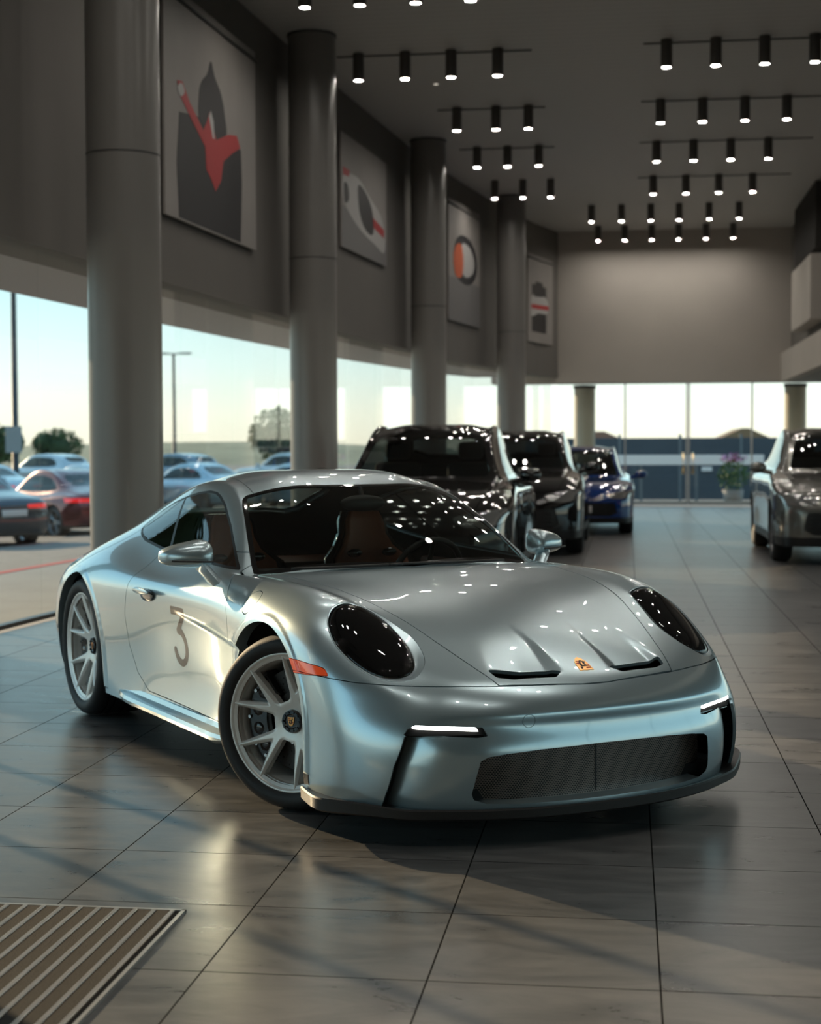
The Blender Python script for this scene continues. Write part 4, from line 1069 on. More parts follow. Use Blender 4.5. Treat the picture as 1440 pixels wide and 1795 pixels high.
def build_lamps():
    proto = None
    rows = [('front left', 16.78, (-3.40, -2.81, -2.21, -1.63)), ('second left', 20.18, (-3.40, -2.80, -2.21, -1.62)), ('third left', 23.57, (-2.50, -1.92, -1.44)), ('fourth left', 26.70, (-2.49, -1.98, -1.46)), ('fifth left', 30.07, (-2.47, -1.94, -1.42)),
            ('front right', 20.05, (.48, 1.08, 1.67, 2.27)), ('second right', 23.47, (.48, 1.08, 1.68, 2.27)), ('third right', 26.62, (.48, 1.08, 1.68, 2.28)), ('fourth right', 30.02, (.48, 1.08, 1.68, 2.29)),
            ('last but one', 33.48, (-.73, -.11, .49, 1.07, 1.68, 2.29)), ('last', 36.6, (-.65, -.05, .56, 1.16, 1.77, 2.37)),
            ('overhead right', 16.75, (.48, 1.08, 1.67, 2.27)), ('overhead left', 13.4, (-3.4, -2.8, -2.2, -1.6)), ('overhead near right', 13.4, (.48, 1.08, 1.67, 2.27)), ('overhead nearer left', 10.0, (-3.4, -2.8, -2.2, -1.6)), ('overhead nearer right', 10.0, (.48, 1.08, 1.67, 2.27)), ('above the coupe', 6.6, (-3.4, -2.8, -2.2, -1.6)), ('above the coupe right', 6.6, (.48, 1.08, 1.67, 2.27)), ('above the camera', 3.2, (-2.8, -1.6, .48, 1.67))]
    HOUS = mat('lamp_housing', (.085, .08, .075), .4, .3); BULB = mat('lamp_glow', (1, 1, 1), .5, emit=(1, .94, .85), emit_s=120)
    nth = ('leftmost', 'second from left', 'third from left', 'fourth from left', 'fifth from left', 'rightmost')
    for rn, y, xs in rows:
        for i, x in enumerate(xs):
            if proto is None:
                o = empty('ceiling_spotlight', (x, y, CEIL_Z))
                b = MB(); b.lathe([(.0, 0), (.068, 0), (.072, -.01), (.072, -.335), (.060, -.345), (.053, -.33)], 24); b.build('housing', HOUS, o)
                b = MB(); b.lathe([(.054, -.336), (.0, -.336)], 20); b.build('lens', BULB, o); proto = o
            else:
                o = copy_tree(proto); o.location = (x, y, CEIL_Z)
            pos = nth[i] if i < len(xs) - 1 else 'rightmost'
            tag(o, '%s lit cylinder spotlight in the %s ceiling row' % (pos, rn), 'spotlight', 'lit cylinder spotlights on the ceiling')
    for i, (y, x0, x1, lb) in enumerate(((20.1, .2, 3.3, 'thin dark track slot behind the front right ceiling spotlights'), (23.45, .2, 3.3, 'thin dark track slot behind the second right row of spotlights'), (26.6, .2, 3.0, 'thin dark track slot behind the third right row of spotlights'), (30.05, .2, 3.0, 'thin dark track slot behind the fourth right row of spotlights'), (20.2, -3.7, -1.2, 'thin dark track slot behind the second left row of spotlights'), (23.6, -2.8, -1.2, 'thin dark track slot behind the third left row of spotlights'), (26.75, -2.8, -1.2, 'thin dark track slot behind the fourth left row of spotlights'))):
        b = MB(); b.box(x0, x1, y + .075, y + .12, CEIL_Z - .012, CEIL_Z + .01); tag(b.build('lamp_track', mat('track_slot', (.02, .02, .02), .6)), lb, 'lamp track', 'track slots in the ceiling')
    proto = None
    for x, y, lb in ((-1.66, 17.9, 'small recessed ceiling lamp behind the front left spotlight row'), (-2.25, 20.9, 'small recessed ceiling lamp just behind the second left row'), (-2.62, 22.0, 'small recessed ceiling lamp between second and third left rows'), (2.35, 18.6, 'small round ceiling sensor before the front right row')):
        o = empty('recessed_lamp', (x, y, CEIL_Z)); tag(o, lb, 'lamp', 'small recessed lamps')
        b = MB(); b.lathe([(.03, -.004), (.055, -.012), (.06, .0)], 20); b.build('ring', mat('pale_ring', (.5, .5, .48), .4), o)
        b = MB(); b.lathe([(.03, -.004), (0, -.004)], 16); b.build('lens', mat('dim_lens', (.6, .57, .5), .3, emit=(1, .9, .75), emit_s=.6), o)

def build_posters():
    """printed panels on the upper left wall: each a board with its picture built as thin printed shapes"""
    PAPER = mat('poster_ground', (.27, .25, .235), .6, noise=.10, nscale=1.2); INK = mat('ink_black', (.016, .015, .018), .5); RED = mat('ink_red', (.40, .025, .03), .5)
    WHITE = mat('ink_white', (.42, .41, .40), .5); ORG = mat('ink_orange', (.55, .10, .03), .5); GREY = mat('ink_grey', (.17, .165, .165), .5); ROD = mat('hanger_rod', (.05, .05, .05), .4)
    def poster(y0, y1, z0, z1, label, shapes, rod=True):
        yc = (y0 + y1) / 2; a = math.atan2(wall_x(y1) - wall_x(y0), y1 - y0)
        o = empty('racing_poster', (wall_x(yc) + .005, yc, z0), -a); tag(o, label, 'poster', 'large posters on the upper wall')
        w = (y1 - y0) / math.cos(a); h = z1 - z0
        b = MB(); b.box(.02, .05, -w / 2, w / 2, 0, h, .004); b.build('board', PAPER, o)
        for nm, mt, pts, d in shapes:
            b = MB(); b.prism([((u - .5) * w, v * h) for u, v in pts], .05 + d, .053 + d, 'x'); b.build(nm, mt, o)
        if rod: b = MB(); b.cyl((.06, -w / 2, h * .955), (.06, w / 2, h * .955), .018, 8); b.build('hanger_rod', ROD, o)
    sm = lambda pts, n=4: smooth_poly(pts, n).tolist()
    poster(15.05, 18.05, 3.68, 5.95, 'first large poster from the left, black tall shape under a splash of red', [
        ('black_shape', INK, [(.13, .01), (.80, .01), (.82, .30), (.81, .46), (.70, .50), (.50, .47), (.33, .50), (.14, .47), (.11, .25)], 0),
        ('figure_halo', INK, sm([(.36, .48), (.34, .60), (.37, .67), (.43, .72), (.47, .79), (.51, .73), (.58, .67), (.62, .58), (.62, .48)]), .001),
        ('red_splash', RED, [(.12, .60), (.17, .61), (.24, .54), (.38, .45), (.42, .50), (.45, .55), (.48, .50), (.52, .44), (.66, .50), (.76, .52), (.80, .47), (.70, .42), (.60, .36), (.57, .26), (.51, .20), (.47, .24), (.41, .28), (.40, .38), (.27, .46), (.15, .54)], .002),
        ('white_glove', WHITE, sm([(.12, .57), (.16, .60), (.19, .57), (.15, .54)]), .004), ('white_collar', WHITE, [(.44, .53), (.46, .56), (.49, .52), (.50, .44), (.48, .44)], .004)])
    poster(22.0, 24.65, 4.22, 5.82, 'second large poster, white racing car seen from the front quarter', [
        ('grey_road', GREY, [(0, 0), (1, 0), (1, .22), (0, .36)], 0), ('car_outline', WHITE, sm([(-.02 + .04, .60), (.10, .66), (.35, .68), (.62, .56), (.85, .46), (.95, .30), (.93, .12), (.70, .16), (.40, .22), (.12, .34), (.02, .45)]), .001),
        ('dark_window', INK, sm([(.34, .62), (.52, .58), (.66, .44), (.66, .24), (.48, .26), (.36, .40)]), .003), ('dark_wheel', INK, sm([(.04, .56), (.12, .56), (.14, .44), (.06, .40)]), .003),
        ('red_stripe', RED, [(.66, .40), (.93, .34), (.93, .26), (.67, .31)], .003), ('red_flag', RED, [(.02, .70), (.16, .70), (.14, .64), (.03, .63)], .003)], False)
    poster(29.05, 31.42, 3.75, 5.98, 'third large poster, orange and black ring over grey ground', [
        ('grey_road', GREY, [(0, 0), (1, 0), (1, .36), (0, .36)], 0), ('black_ring', INK, sm([(.20, .66), (.40, .74), (.70, .72), (.88, .60), (.86, .44), (.62, .34), (.30, .36), (.16, .48)]), .001),
        ('grey_disc', WHITE, sm([(.40, .66), (.66, .66), (.80, .56), (.76, .46), (.56, .40), (.40, .44)]), .003), ('orange_panel', ORG, sm([(.20, .62), (.36, .66), (.44, .56), (.40, .40), (.22, .38), (.14, .50)]), .004)], True)
    poster(35.33, 37.1, 3.75, 5.70, 'fourth large poster, farthest away beside the end wall, with red band', [
        ('black_block', INK, [(.15, .12), (.72, .12), (.72, .66), (.15, .66)], 0), ('white_body', WHITE, sm([(.12, .30), (.40, .34), (.76, .36), (.78, .50), (.50, .56), (.14, .52)]), .002), ('dark_screen', INK, [(.22, .52), (.60, .54), (.56, .70), (.30, .70)], .003), ('red_band', RED, [(.12, .38), (.80, .40), (.80, .45), (.12, .43)], .004)], True)

def build_mat():
    o = empty('entrance_mat', (-1.32, 4.62, 0)); tag(o, 'ribbed entrance mat with metal bars set in the floor, bottom left', 'mat')
    b = MB(); b.box(-1.9, -.012, -2.6, -.012, .0, .004); b.build('mat_bed', mat('mat_bed', (.012, .011, .010), .95), o)
    b = MB()
    for x0, x1, y0, y1 in ((-.012, 0, -2.6, 0), (-1.9, 0, -.012, 0)): b.box(x0, x1, y0, y1, 0, .009)
    b.build('mat_frame', mat('mat_metal', (.55, .53, .50), .35, .8), o)
    for i in range(33):
        x = -.03 - i * .058
        b = MB(); b.box(x - .014, x, -2.6, -.016, .002, .010, .002)
        for q in (-.0105, -.0035): b.box(x + q - .002, x + q + .001, -2.6, -.016, .010, .0112)
        b.build('metal_rib', mat('mat_metal', (.55, .53, .50), .35, .8), o)
        b = MB(); b.box(x - .056, x - .016, -2.6, -.016, .002, .0085); b.build('carpet_strip', mat('mat_fibre', (.022, .018, .015), .95, bump=1.0, nscale=260, noise=.5), o)
# ------------------------------------------------------------------ other vehicles
def mkrow(x0, z0, x6, y6, z6, ys, dz, dx):
    """one station across a bonnet or roof: centre height z0 falling by dz towards the edge"""
    n = len(ys); r = [(x0 + dx * (y / ys[-1]) ** 2, y, z0 - dz * (y / ys[-1]) ** 2) for y in ys]
    return r + [(x6, y6, z6)]
def suv_tables():
    H = (0, .22, .42, .60, .72, .80); G = (0, .18, .36, .54)
    T = [[(.92, 0, .80), (.918, .22, .80), (.905, .42, .80), (.88, .58, .80), (.845, .70, .80), (.79, .79, .80), (.71, .86, .80)],
         mkrow(.80, .905, .52, .925, .86, H, .045, -.08), mkrow(.48, .985, .25, .955, .925, H, .03, -.05), mkrow(.06, 1.045, -.05, .962, .965, H, .03, -.03),
         mkrow(-.40, 1.09, -.48, .952, .99, H, .035, -.10),
         [(-.52, 0, 1.112), (-.53, .22, 1.11), (-.57, .44, 1.105), (-.68, .66, 1.10), (-.76, .75, 1.09), (-.84, .80, 1.075), (-.88, .955, .985)],
         [(-.92, 0, 1.37), (-.93, .20, 1.368), (-.97, .41, 1.36), (-1.04, .615, 1.335), (-1.11, .68, 1.30), (-1.18, .80, 1.08), (-1.2, .955, .985)],
         [(-1.30, 0, 1.575), (-1.31, .18, 1.573), (-1.34, .37, 1.565), (-1.39, .565, 1.545), (-1.46, .64, 1.50), (-1.55, .80, 1.085), (-1.58, .957, .985)],
         [(-1.9, 0, 1.635), (-1.9, .18, 1.633), (-1.9, .37, 1.625), (-1.9, .56, 1.605), (-1.92, .64, 1.555), (-1.95, .80, 1.09), (-1.95, .96, .985)],
         [(-2.6, 0, 1.615), (-2.6, .18, 1.613), (-2.6, .36, 1.606), (-2.6, .55, 1.585), (-2.6, .635, 1.53), (-2.6, .80, 1.10), (-2.6, .962, .985)],
         [(-3.15, 0, 1.55), (-3.15, .18, 1.548), (-3.15, .36, 1.54), (-3.14, .53, 1.515), (-3.1, .61, 1.46), (-3.05, .79, 1.11), (-3.05, .955, .985)],
         [(-3.45, 0, 1.42), (-3.45, .18, 1.418), (-3.445, .36, 1.41), (-3.43, .52, 1.38), (-3.38, .60, 1.32), (-3.32, .78, 1.10), (-3.3, .93, .985)]]
    z = (.70, .58, .44, .32, .22)
    pl = [(.95, 0), (.945, .22), (.93, .43), (.90, .60), (.86, .725), (.80, .82)]
    F = [[(x + d, y * 1.01, zz) for d, zz in zip((.0, .02, .02, .01, -.01), z)] for x, y in pl]
    K = [(.72 + d, .885, zz) for d, zz in zip((0, .01, .01, .0, -.02), z)]
    S = [[(x, y + d, zz) for d, zz in zip(dd, (.74, .60, .45, .33, .23))] for x, y, dd in
         ((.52, .94, (0, .005, .005, 0, -.01)), (.25, .965, (0, .01, .01, .005, -.005)), (-.05, .97, (0, .01, .01, 0, -.01)), (-.48, .957, (0, .0, -.005, 0, -.01)), (-.88, .957, (0, -.01, -.02, -.01, -.02)), (-1.2, .957, (0, -.01, -.02, -.01, -.02)), (-1.58, .958, (0, -.01, -.02, -.01, -.02)), (-1.95, .962, (0, -.01, -.015, -.01, -.02)), (-2.6, .968, (0, .008, .008, 0, -.01)), (-3.05, .965, (0, .005, .0, -.01, -.03)), (-3.32, .94, (0, .0, -.005, -.02, -.05)))]
    g = [(-3.70, 0), (-3.70, .18), (-3.69, .36), (-3.66, .53), (-3.60, .66), (-3.50, .82)]
    Rr = [[(x - d, y, zz) for d, zz in zip((-.06, .05, .08, .05, -.02), (1.10, .80, .58, .40, .28))] for x, y in g]
    return [list(r) for r in T], F, K, S, Rr
def sedan_tables():
    T, F, K, S, Rr = suv_tables()
    def low(p, f=1.0):                                             # a lower body: squash by height, stretch the tail
        x, y, z = p
        z2 = np.interp(z, [0, .22, .8, .985, 1.11, 1.37, 1.575, 1.64], [0, .19, .66, .82, .92, 1.15, 1.35, 1.42]); return (x, y * .955, float(z2))
    tabs = [[[low(p) for p in r] for r in T], [[low(p) for p in r] for r in F], [low(p) for p in K], [[low(p) for p in r] for r in S], [[low(p) for p in r] for r in Rr]]
    T = tabs[0]
    rear = {9: (-2.45, 1.33, .53), 10: (-2.95, 1.06, .57), 11: (-3.55, .97, .62)}
    for i, (x, zc, w) in rear.items():
        ys = (0, w * .33, w * .67, w)
        T[i][:4] = [(x, y, zc - .03 * (y / w) ** 2) for y in ys]
    T[9][4] = (-2.45, .60, 1.26); T[9][5] = (-2.45, .765, .93)
    T[10][4] = (-2.92, .68, .985); T[10][5] = (-2.9, .78, .93); T[10][6] = (-2.9, .90, .83)
    T[11][4] = (-3.52, .70, .93); T[11][5] = (-3.48, .78, .90); T[11][6] = (-3.42, .86, .82)
    for r, zz in enumerate((.80, .66, .50, .36, .25)):
        for j, (x, y) in enumerate(((-3.75, 0), (-3.75, .2), (-3.74, .4), (-3.71, .58), (-3.66, .70), (-3.58, .79))): tabs[4][j][r] = (x - (.0, .04, .05, .02, -.05)[r], y, zz)
    return tabs
VEH = {}
def vehicle_meshes(kind):
    """shared part meshes of one kind of vehicle"""
    if kind in VEH: return VEH[kind]
    tabs = suv_tables() if kind == 'suv' else sedan_tables(); suv = kind == 'suv'
    fair_targets(tabs, .15, base=5, belt=(5, 10)); V, T = master_surface(tabs, 3); m = Surf(V, T); base = m.copy()
    zs = (lambda z: z) if suv else (lambda z: float(np.interp(z, [0, .22, .8, .985, 1.11, 1.37, 1.575, 1.64], [0, .19, .66, .82, .92, 1.15, 1.35, 1.42])))
    wb, rw = 2.85, (.37 if suv else .335)
    def arch(mm, g=0):
        x, y, z = mm.V.T; o = np.full(len(x), 9.0)
        for cx in (0, -wb):
            d = np.where(z > rw, np.hypot(x - cx, z - rw), np.abs(x - cx)) - rw * 1.10 - g; o = np.minimum(o, np.where(np.abs(y) > .6, d, 9))
        return o
    parts = []
    inner = Surf(base.V - base.N * .03, base.T, base.N)
    _, m = clip(m, arch(m)); _, inner = clip(inner, arch(inner, .01))
    WSP = [(-.535, 0), (-.55, .22), (-.60, .45), (-.70, .63), (-.78, .66), (-1.06, .585), (-1.34, .53), (-1.375, .47), (-1.335, .30), (-1.32, 0)]
    RWP = [(-3.19, 0), (-3.19, .42), (-3.45, .45), (-3.52, .3), (-3.53, 0)] if suv else [(-2.42, 0), (-2.43, .40), (-2.55, .46), (-2.86, .48), (-2.95, .40), (-2.96, 0)]
    WIN = [(-.93, 1.105), (-1.6, 1.115), (-2.5, 1.13), (-3.05, 1.16), (-3.12, 1.22), (-2.95, 1.40), (-2.7, 1.485), (-2.0, 1.52), (-1.55, 1.49), (-1.36, 1.42)] if suv else [(-.93, .935), (-1.6, .95), (-2.3, .965), (-2.62, .985), (-2.66, 1.01), (-2.5, 1.14), (-2.3, 1.23), (-1.95, 1.29), (-1.55, 1.27), (-1.33, 1.20)]
    wmin = (1.0 if suv else .85)
    f1, f2, f3 = f_top(WSP, wmin), f_top(RWP, wmin), f_side(round_poly(WIN, .03), .5)
    ws, m = carve(m, f1); rwi, m = carve(m, f2); wi, m = carve(m, f3)
    for f in (f1, f2, f3): _, inner = clip(inner, f(inner))
    HLP = [(.50, zs(.80)), (.86, zs(.86)), (.93, zs(.85)), (.93, zs(.76)), (.80, zs(.70)), (.60, zs(.70)), (.50, zs(.74))]
    hl, m = carve(m, lambda mm: np.where(mm.V[:, 0] > .3, sdf_poly(np.stack([np.abs(mm.V[:, 1]), mm.V[:, 2]], 1), smooth_poly(HLP, 3)), 9.0), .002)
    GRP = [(-.62, zs(.62)), (.62, zs(.62)), (.66, zs(.42)), (.55, zs(.36)), (-.55, zs(.36)), (-.66, zs(.42))]
    gr, m = carve(m, lambda mm: np.where(mm.V[:, 0] > .5, sdf_poly(mm.V[:, 1:], GRP), 9.0)); gr.V = gr.V - np.array([.03, 0, 0])
    TLP = [(.30, zs(1.0)), (.80, zs(1.02)), (.95, zs(1.0)), (.95, zs(.90)), (.30, zs(.92))]
    tl, m = carve(m, lambda mm: np.where(mm.V[:, 0] < -3.2, sdf_poly(np.stack([np.abs(mm.V[:, 1]), mm.V[:, 2]], 1), TLP), 9.0), .002)
    hood, m = carve(m, f_top([(.90, 0), (.87, .5), (.80, .66), (.2, .74), (-.3, .77), (-.62, .73), (-.52, .4), (-.46, 0)], .5), .003)
    low, m = clip(m, np.where(arch(m) < 9, 9, 0) * 0 + m.V[:, 2] - zs(.33))
    doors = []
    for x0, x1 in ((-.50, -1.52), (-1.53, -2.62)):
        for s in (-1, 1):
            d, m = carve(m, lambda mm: np.where((np.abs(mm.V[:, 1]) > .6) & (mm.V[:, 1] * s > 0), sdf_poly(mm.V[:, [0, 2]], [(x0, zs(.34)), (x1, zs(.34)), (x1 - .05, zs(1.16)), (x0 - .3, zs(1.16))]), 9.0), .003); doors.append(d)
    inset = lambda V, N: -N * .02
    parts += [('body_shell', 'P', flange(m, inset)), ('bonnet', 'P', flange(hood, inset)), ('windshield', 'G', ws), ('rear_window', 'G', rwi), ('side_glass', 'G', clip(wi, wi.V[:, 1])[0]), ('side_glass', 'G', clip(wi, wi.V[:, 1])[1]), ('lower_cladding', 'K', flange(low, inset)), ('grille', 'K', gr), ('inner_shell', 'D', inner)]
    for d in doors: parts.append(('door', 'P', flange(d, inset)))
    for s in (-1, 1):
        a, _ = clip(hl, -hl.V[:, 1] * s); parts.append(('headlight', 'H', flange(a, inset)))
        a, _ = clip(tl, -tl.V[:, 1] * s); parts.append(('tail_light', 'R', flange(a, inset)))
    extra = []
    for s in (-1, 1):
        b = MB(); b.ball((-.92, s * 1.045, zs(1.13)), .1, .75, 1.1, .72, 14); b.cyl((-.90, s * .86, zs(1.06)), (-.92, s * 1.0, zs(1.09)), .03, 8); extra.append(('door_mirror', 'M', b))
    b = MB()
    for k in range(4): b.box(.90, .925, -.58, .58, zs(.40) + k * .05, zs(.40) + k * .05 + .012)
    extra.append(('grille_bars', 'K', b))
    b = MB(); b.box(.955, .975, -.26, .26, zs(.43), zs(.43) + .11, .004); extra.append(('front_plate', 'W', b))
    b = MB(); b.box(-3.80, -3.775, -.26, .26, zs(.75), zs(.75) + .12, .004); extra.append(('rear_plate', 'W', b))
    b = MB()
    for y in (-.38, .38):
        b.box(-1.75, -1.60, y - .24, y + .24, zs(.6), zs(1.25), .05); b.box(-1.72, -1.64, y - .13, y + .13, zs(1.28), zs(1.46), .04)
    b.box(-2.65, -2.5, -.6, .6, zs(.6), zs(1.22), .05); b.box(-.95, -.6, -.72, .72, zs(.75), zs(1.06), .04)
    extra.append(('cabin_seats', 'S', b))
    b = MB(); b.box(-3.3, .7, -.62, .62, .22, .32); extra.append(('floor_pan', 'D', b))
    VEH[kind] = (parts, extra, wb, rw); return VEH[kind]
VMESH = {}
def vehicle(kind, name, label, cat, col, loc, heading, group=None, metal=.5, detail=True, rim=None):
    parts, extra, wb, rw = vehicle_meshes(kind)
    pt = paint('%s_paint' % label[:14].replace(' ', '_'), col, metal, .22 if metal else .07, flake=.03)
    M = {'P': pt, 'M': pt, 'G': glass('vehicle_glass', (.30, .33, .33)), 'K': mat('vehicle_black', (.010, .010, .011), .35), 'D': DARK, 'H': mat('vehicle_lamp', (.28, .28, .28), .08, .6, coat=1), 'R': mat('vehicle_tail_lamp', (.45, .01, .012), .15, coat=1, emit=(.9, .02, .02), emit_s=.35), 'W': mat('plate_white', (.7, .7, .7), .4), 'S': mat('vehicle_seats', (.05, .05, .05), .6)}
    o = empty(name, loc, heading); tag(o, label, cat, group)
    for nm, k, s in parts:
        key = (kind, nm, id(s))
        if key not in VMESH:
            VMESH[key] = surf_obj(nm, s, M[k], o).data
        else: link(nm, VMESH[key], [], o)
        ob = o.children[-1]; ob = [c for c in o.children if c.data is VMESH[key]][-1]
        ob.material_slots[0].link = 'OBJECT'; ob.material_slots[0].material = M[k]
    for i, (nm, k, b) in enumerate(extra):
        key = (kind, nm, i)
        if key not in VMESH:
            ob = b.build(nm, M[k], o, .2); VMESH[key] = ob.data
        else: ob = link(nm, VMESH[key], [], o)
        ob.material_slots[0].link = 'OBJECT'; ob.material_slots[0].material = M[k]
    for x in (0, -wb):
        for s in (-1, 1):
            w = empty('wheel', (x, s * .95 * (1 if kind == 'suv' else .95), rw), 0, o)
            B = Matrix(((1, 0, 0), (0, 0, -1), (0, 1, 0))).to_4x4() if s < 0 else Matrix(((-1, 0, 0), (0, 0, 1), (0, 1, 0))).to_4x4()
            w.rotation_euler = B.to_euler()
            key = (kind, 'tyre')
            if key not in VMESH:
                b = MB(); r = rw; b.lathe([(r * .72, -.01), (r * .80, .008), (r * .92, .006), (r - .004, -.02), (r, -.05), (r, -.19), (r * .9, -.23), (r * .7, -.22)], 40); VMESH[key] = b.build('tyre', RUBBER, w, .3).data
                b = MB(); b.lathe([(r * .73, -.012), (r * .70, -.008), (r * .66, -.03), (r * .64, -.2)], 40); b.lathe([(0, -.03), (.05, -.03), (.06, -.045)], 20)
                for k in range(5):
                    a = 2 * math.pi * k / 5
                    for da in (-.16, .16):
                        p, q = Vector((.05 * math.cos(a), .05 * math.sin(a), -.045)), Vector((r * .68 * math.cos(a + da), r * .68 * math.sin(a + da), -.022)); b.cyl(p, q, .022, 6, .014)
                b.mi = 1; b.lathe([(.06, -.11), (r * .6, -.11)], 24)
                VMESH[(kind, 'rim')] = b.build('rim', [mat('vehicle_rim', (.25, .25, .26), .3, .8), DARK], w, .3).data
            else:
                link('tyre', VMESH[key], [], w); link('rim', VMESH[(kind, 'rim')], [], w)
    return o

def build_vehicles():
    N = -math.pi / 2
    G = 'utility vehicles and saloons on show'
    vehicle('suv', 'black_utility_vehicle', 'nearer black sport utility vehicle facing us directly behind the coupe', 'car', (.004, .004, .005), (-1.98, 14.7, 0), N, 'vehicles on show behind the coupe', 0)
    vehicle('suv', 'black_utility_vehicle', 'farther black sport utility vehicle, parked behind the nearer black one', 'car', (.005, .005, .006), (-1.52, 21.2, 0), N, 'vehicles on show behind the coupe', 0)
    vehicle('sedan', 'blue_saloon', 'deep blue low car behind both black utility vehicles', 'car', (.004, .035, .17), (-.80, 26.2, 0), N, 'vehicles on show behind the coupe', 0)
    vehicle('suv', 'grey_utility_vehicle', 'metallic grey sport utility vehicle at the right edge of the showroom', 'car', (.17, .165, .15), (2.72, 19.9, 0), N, 'vehicles on show behind the coupe', .55)
    P = 'cars parked outside'
    g = -.45
    vehicle('sedan', 'parked_car', 'dark saloon outside with red tail lamps, nearest the left window', 'car', (.03, .04, .055), (-14.1, 30.0, g), R(143), P)
    vehicle('sedan', 'parked_car', 'maroon car outside beside the dark saloon', 'car', (.16, .015, .02), (-13.3, 33.9, g), R(140), P)
    rows = [((-20.0, 44.5), (.42, .52, .58), 'pale blue saloon, leftmost in the second row outside'), ((-17.0, 45.5), (.62, .66, .68), 'white saloon in the second row outside beside the dark column'), ((-14.1, 46.5), (.38, .50, .58), 'light blue saloon in the middle of the row outside'), ((-11.2, 47.5), (.50, .58, .62), 'pale grey saloon right of middle in the row outside'), ((-8.2, 48.5), (.45, .55, .6), 'silver saloon at the right end of the row outside'), ((-26.0, 42.0), (.6, .62, .62), 'white car outside behind the dark saloon')]
    for (x, y), c, lb in rows: vehicle('sedan', 'parked_car', lb, 'car', c, (x, y, g), R(150), P)
    for (x, y), c, lb in (((-24.5, 62), (.5, .56, .6), 'far pale utility vehicle, left in the distant row outside'), ((-19.5, 63), (.2, .25, .3), 'far slate utility vehicle in the middle of the distant row'), ((-15.5, 66), (.55, .6, .62), 'far white utility vehicle, right in the distant row outside'), ((-34, 60), (.08, .08, .09), 'far black utility vehicle beyond the lamp post')): vehicle('suv', 'parked_car', lb, 'car', c, (x, y, g), R(150), P)

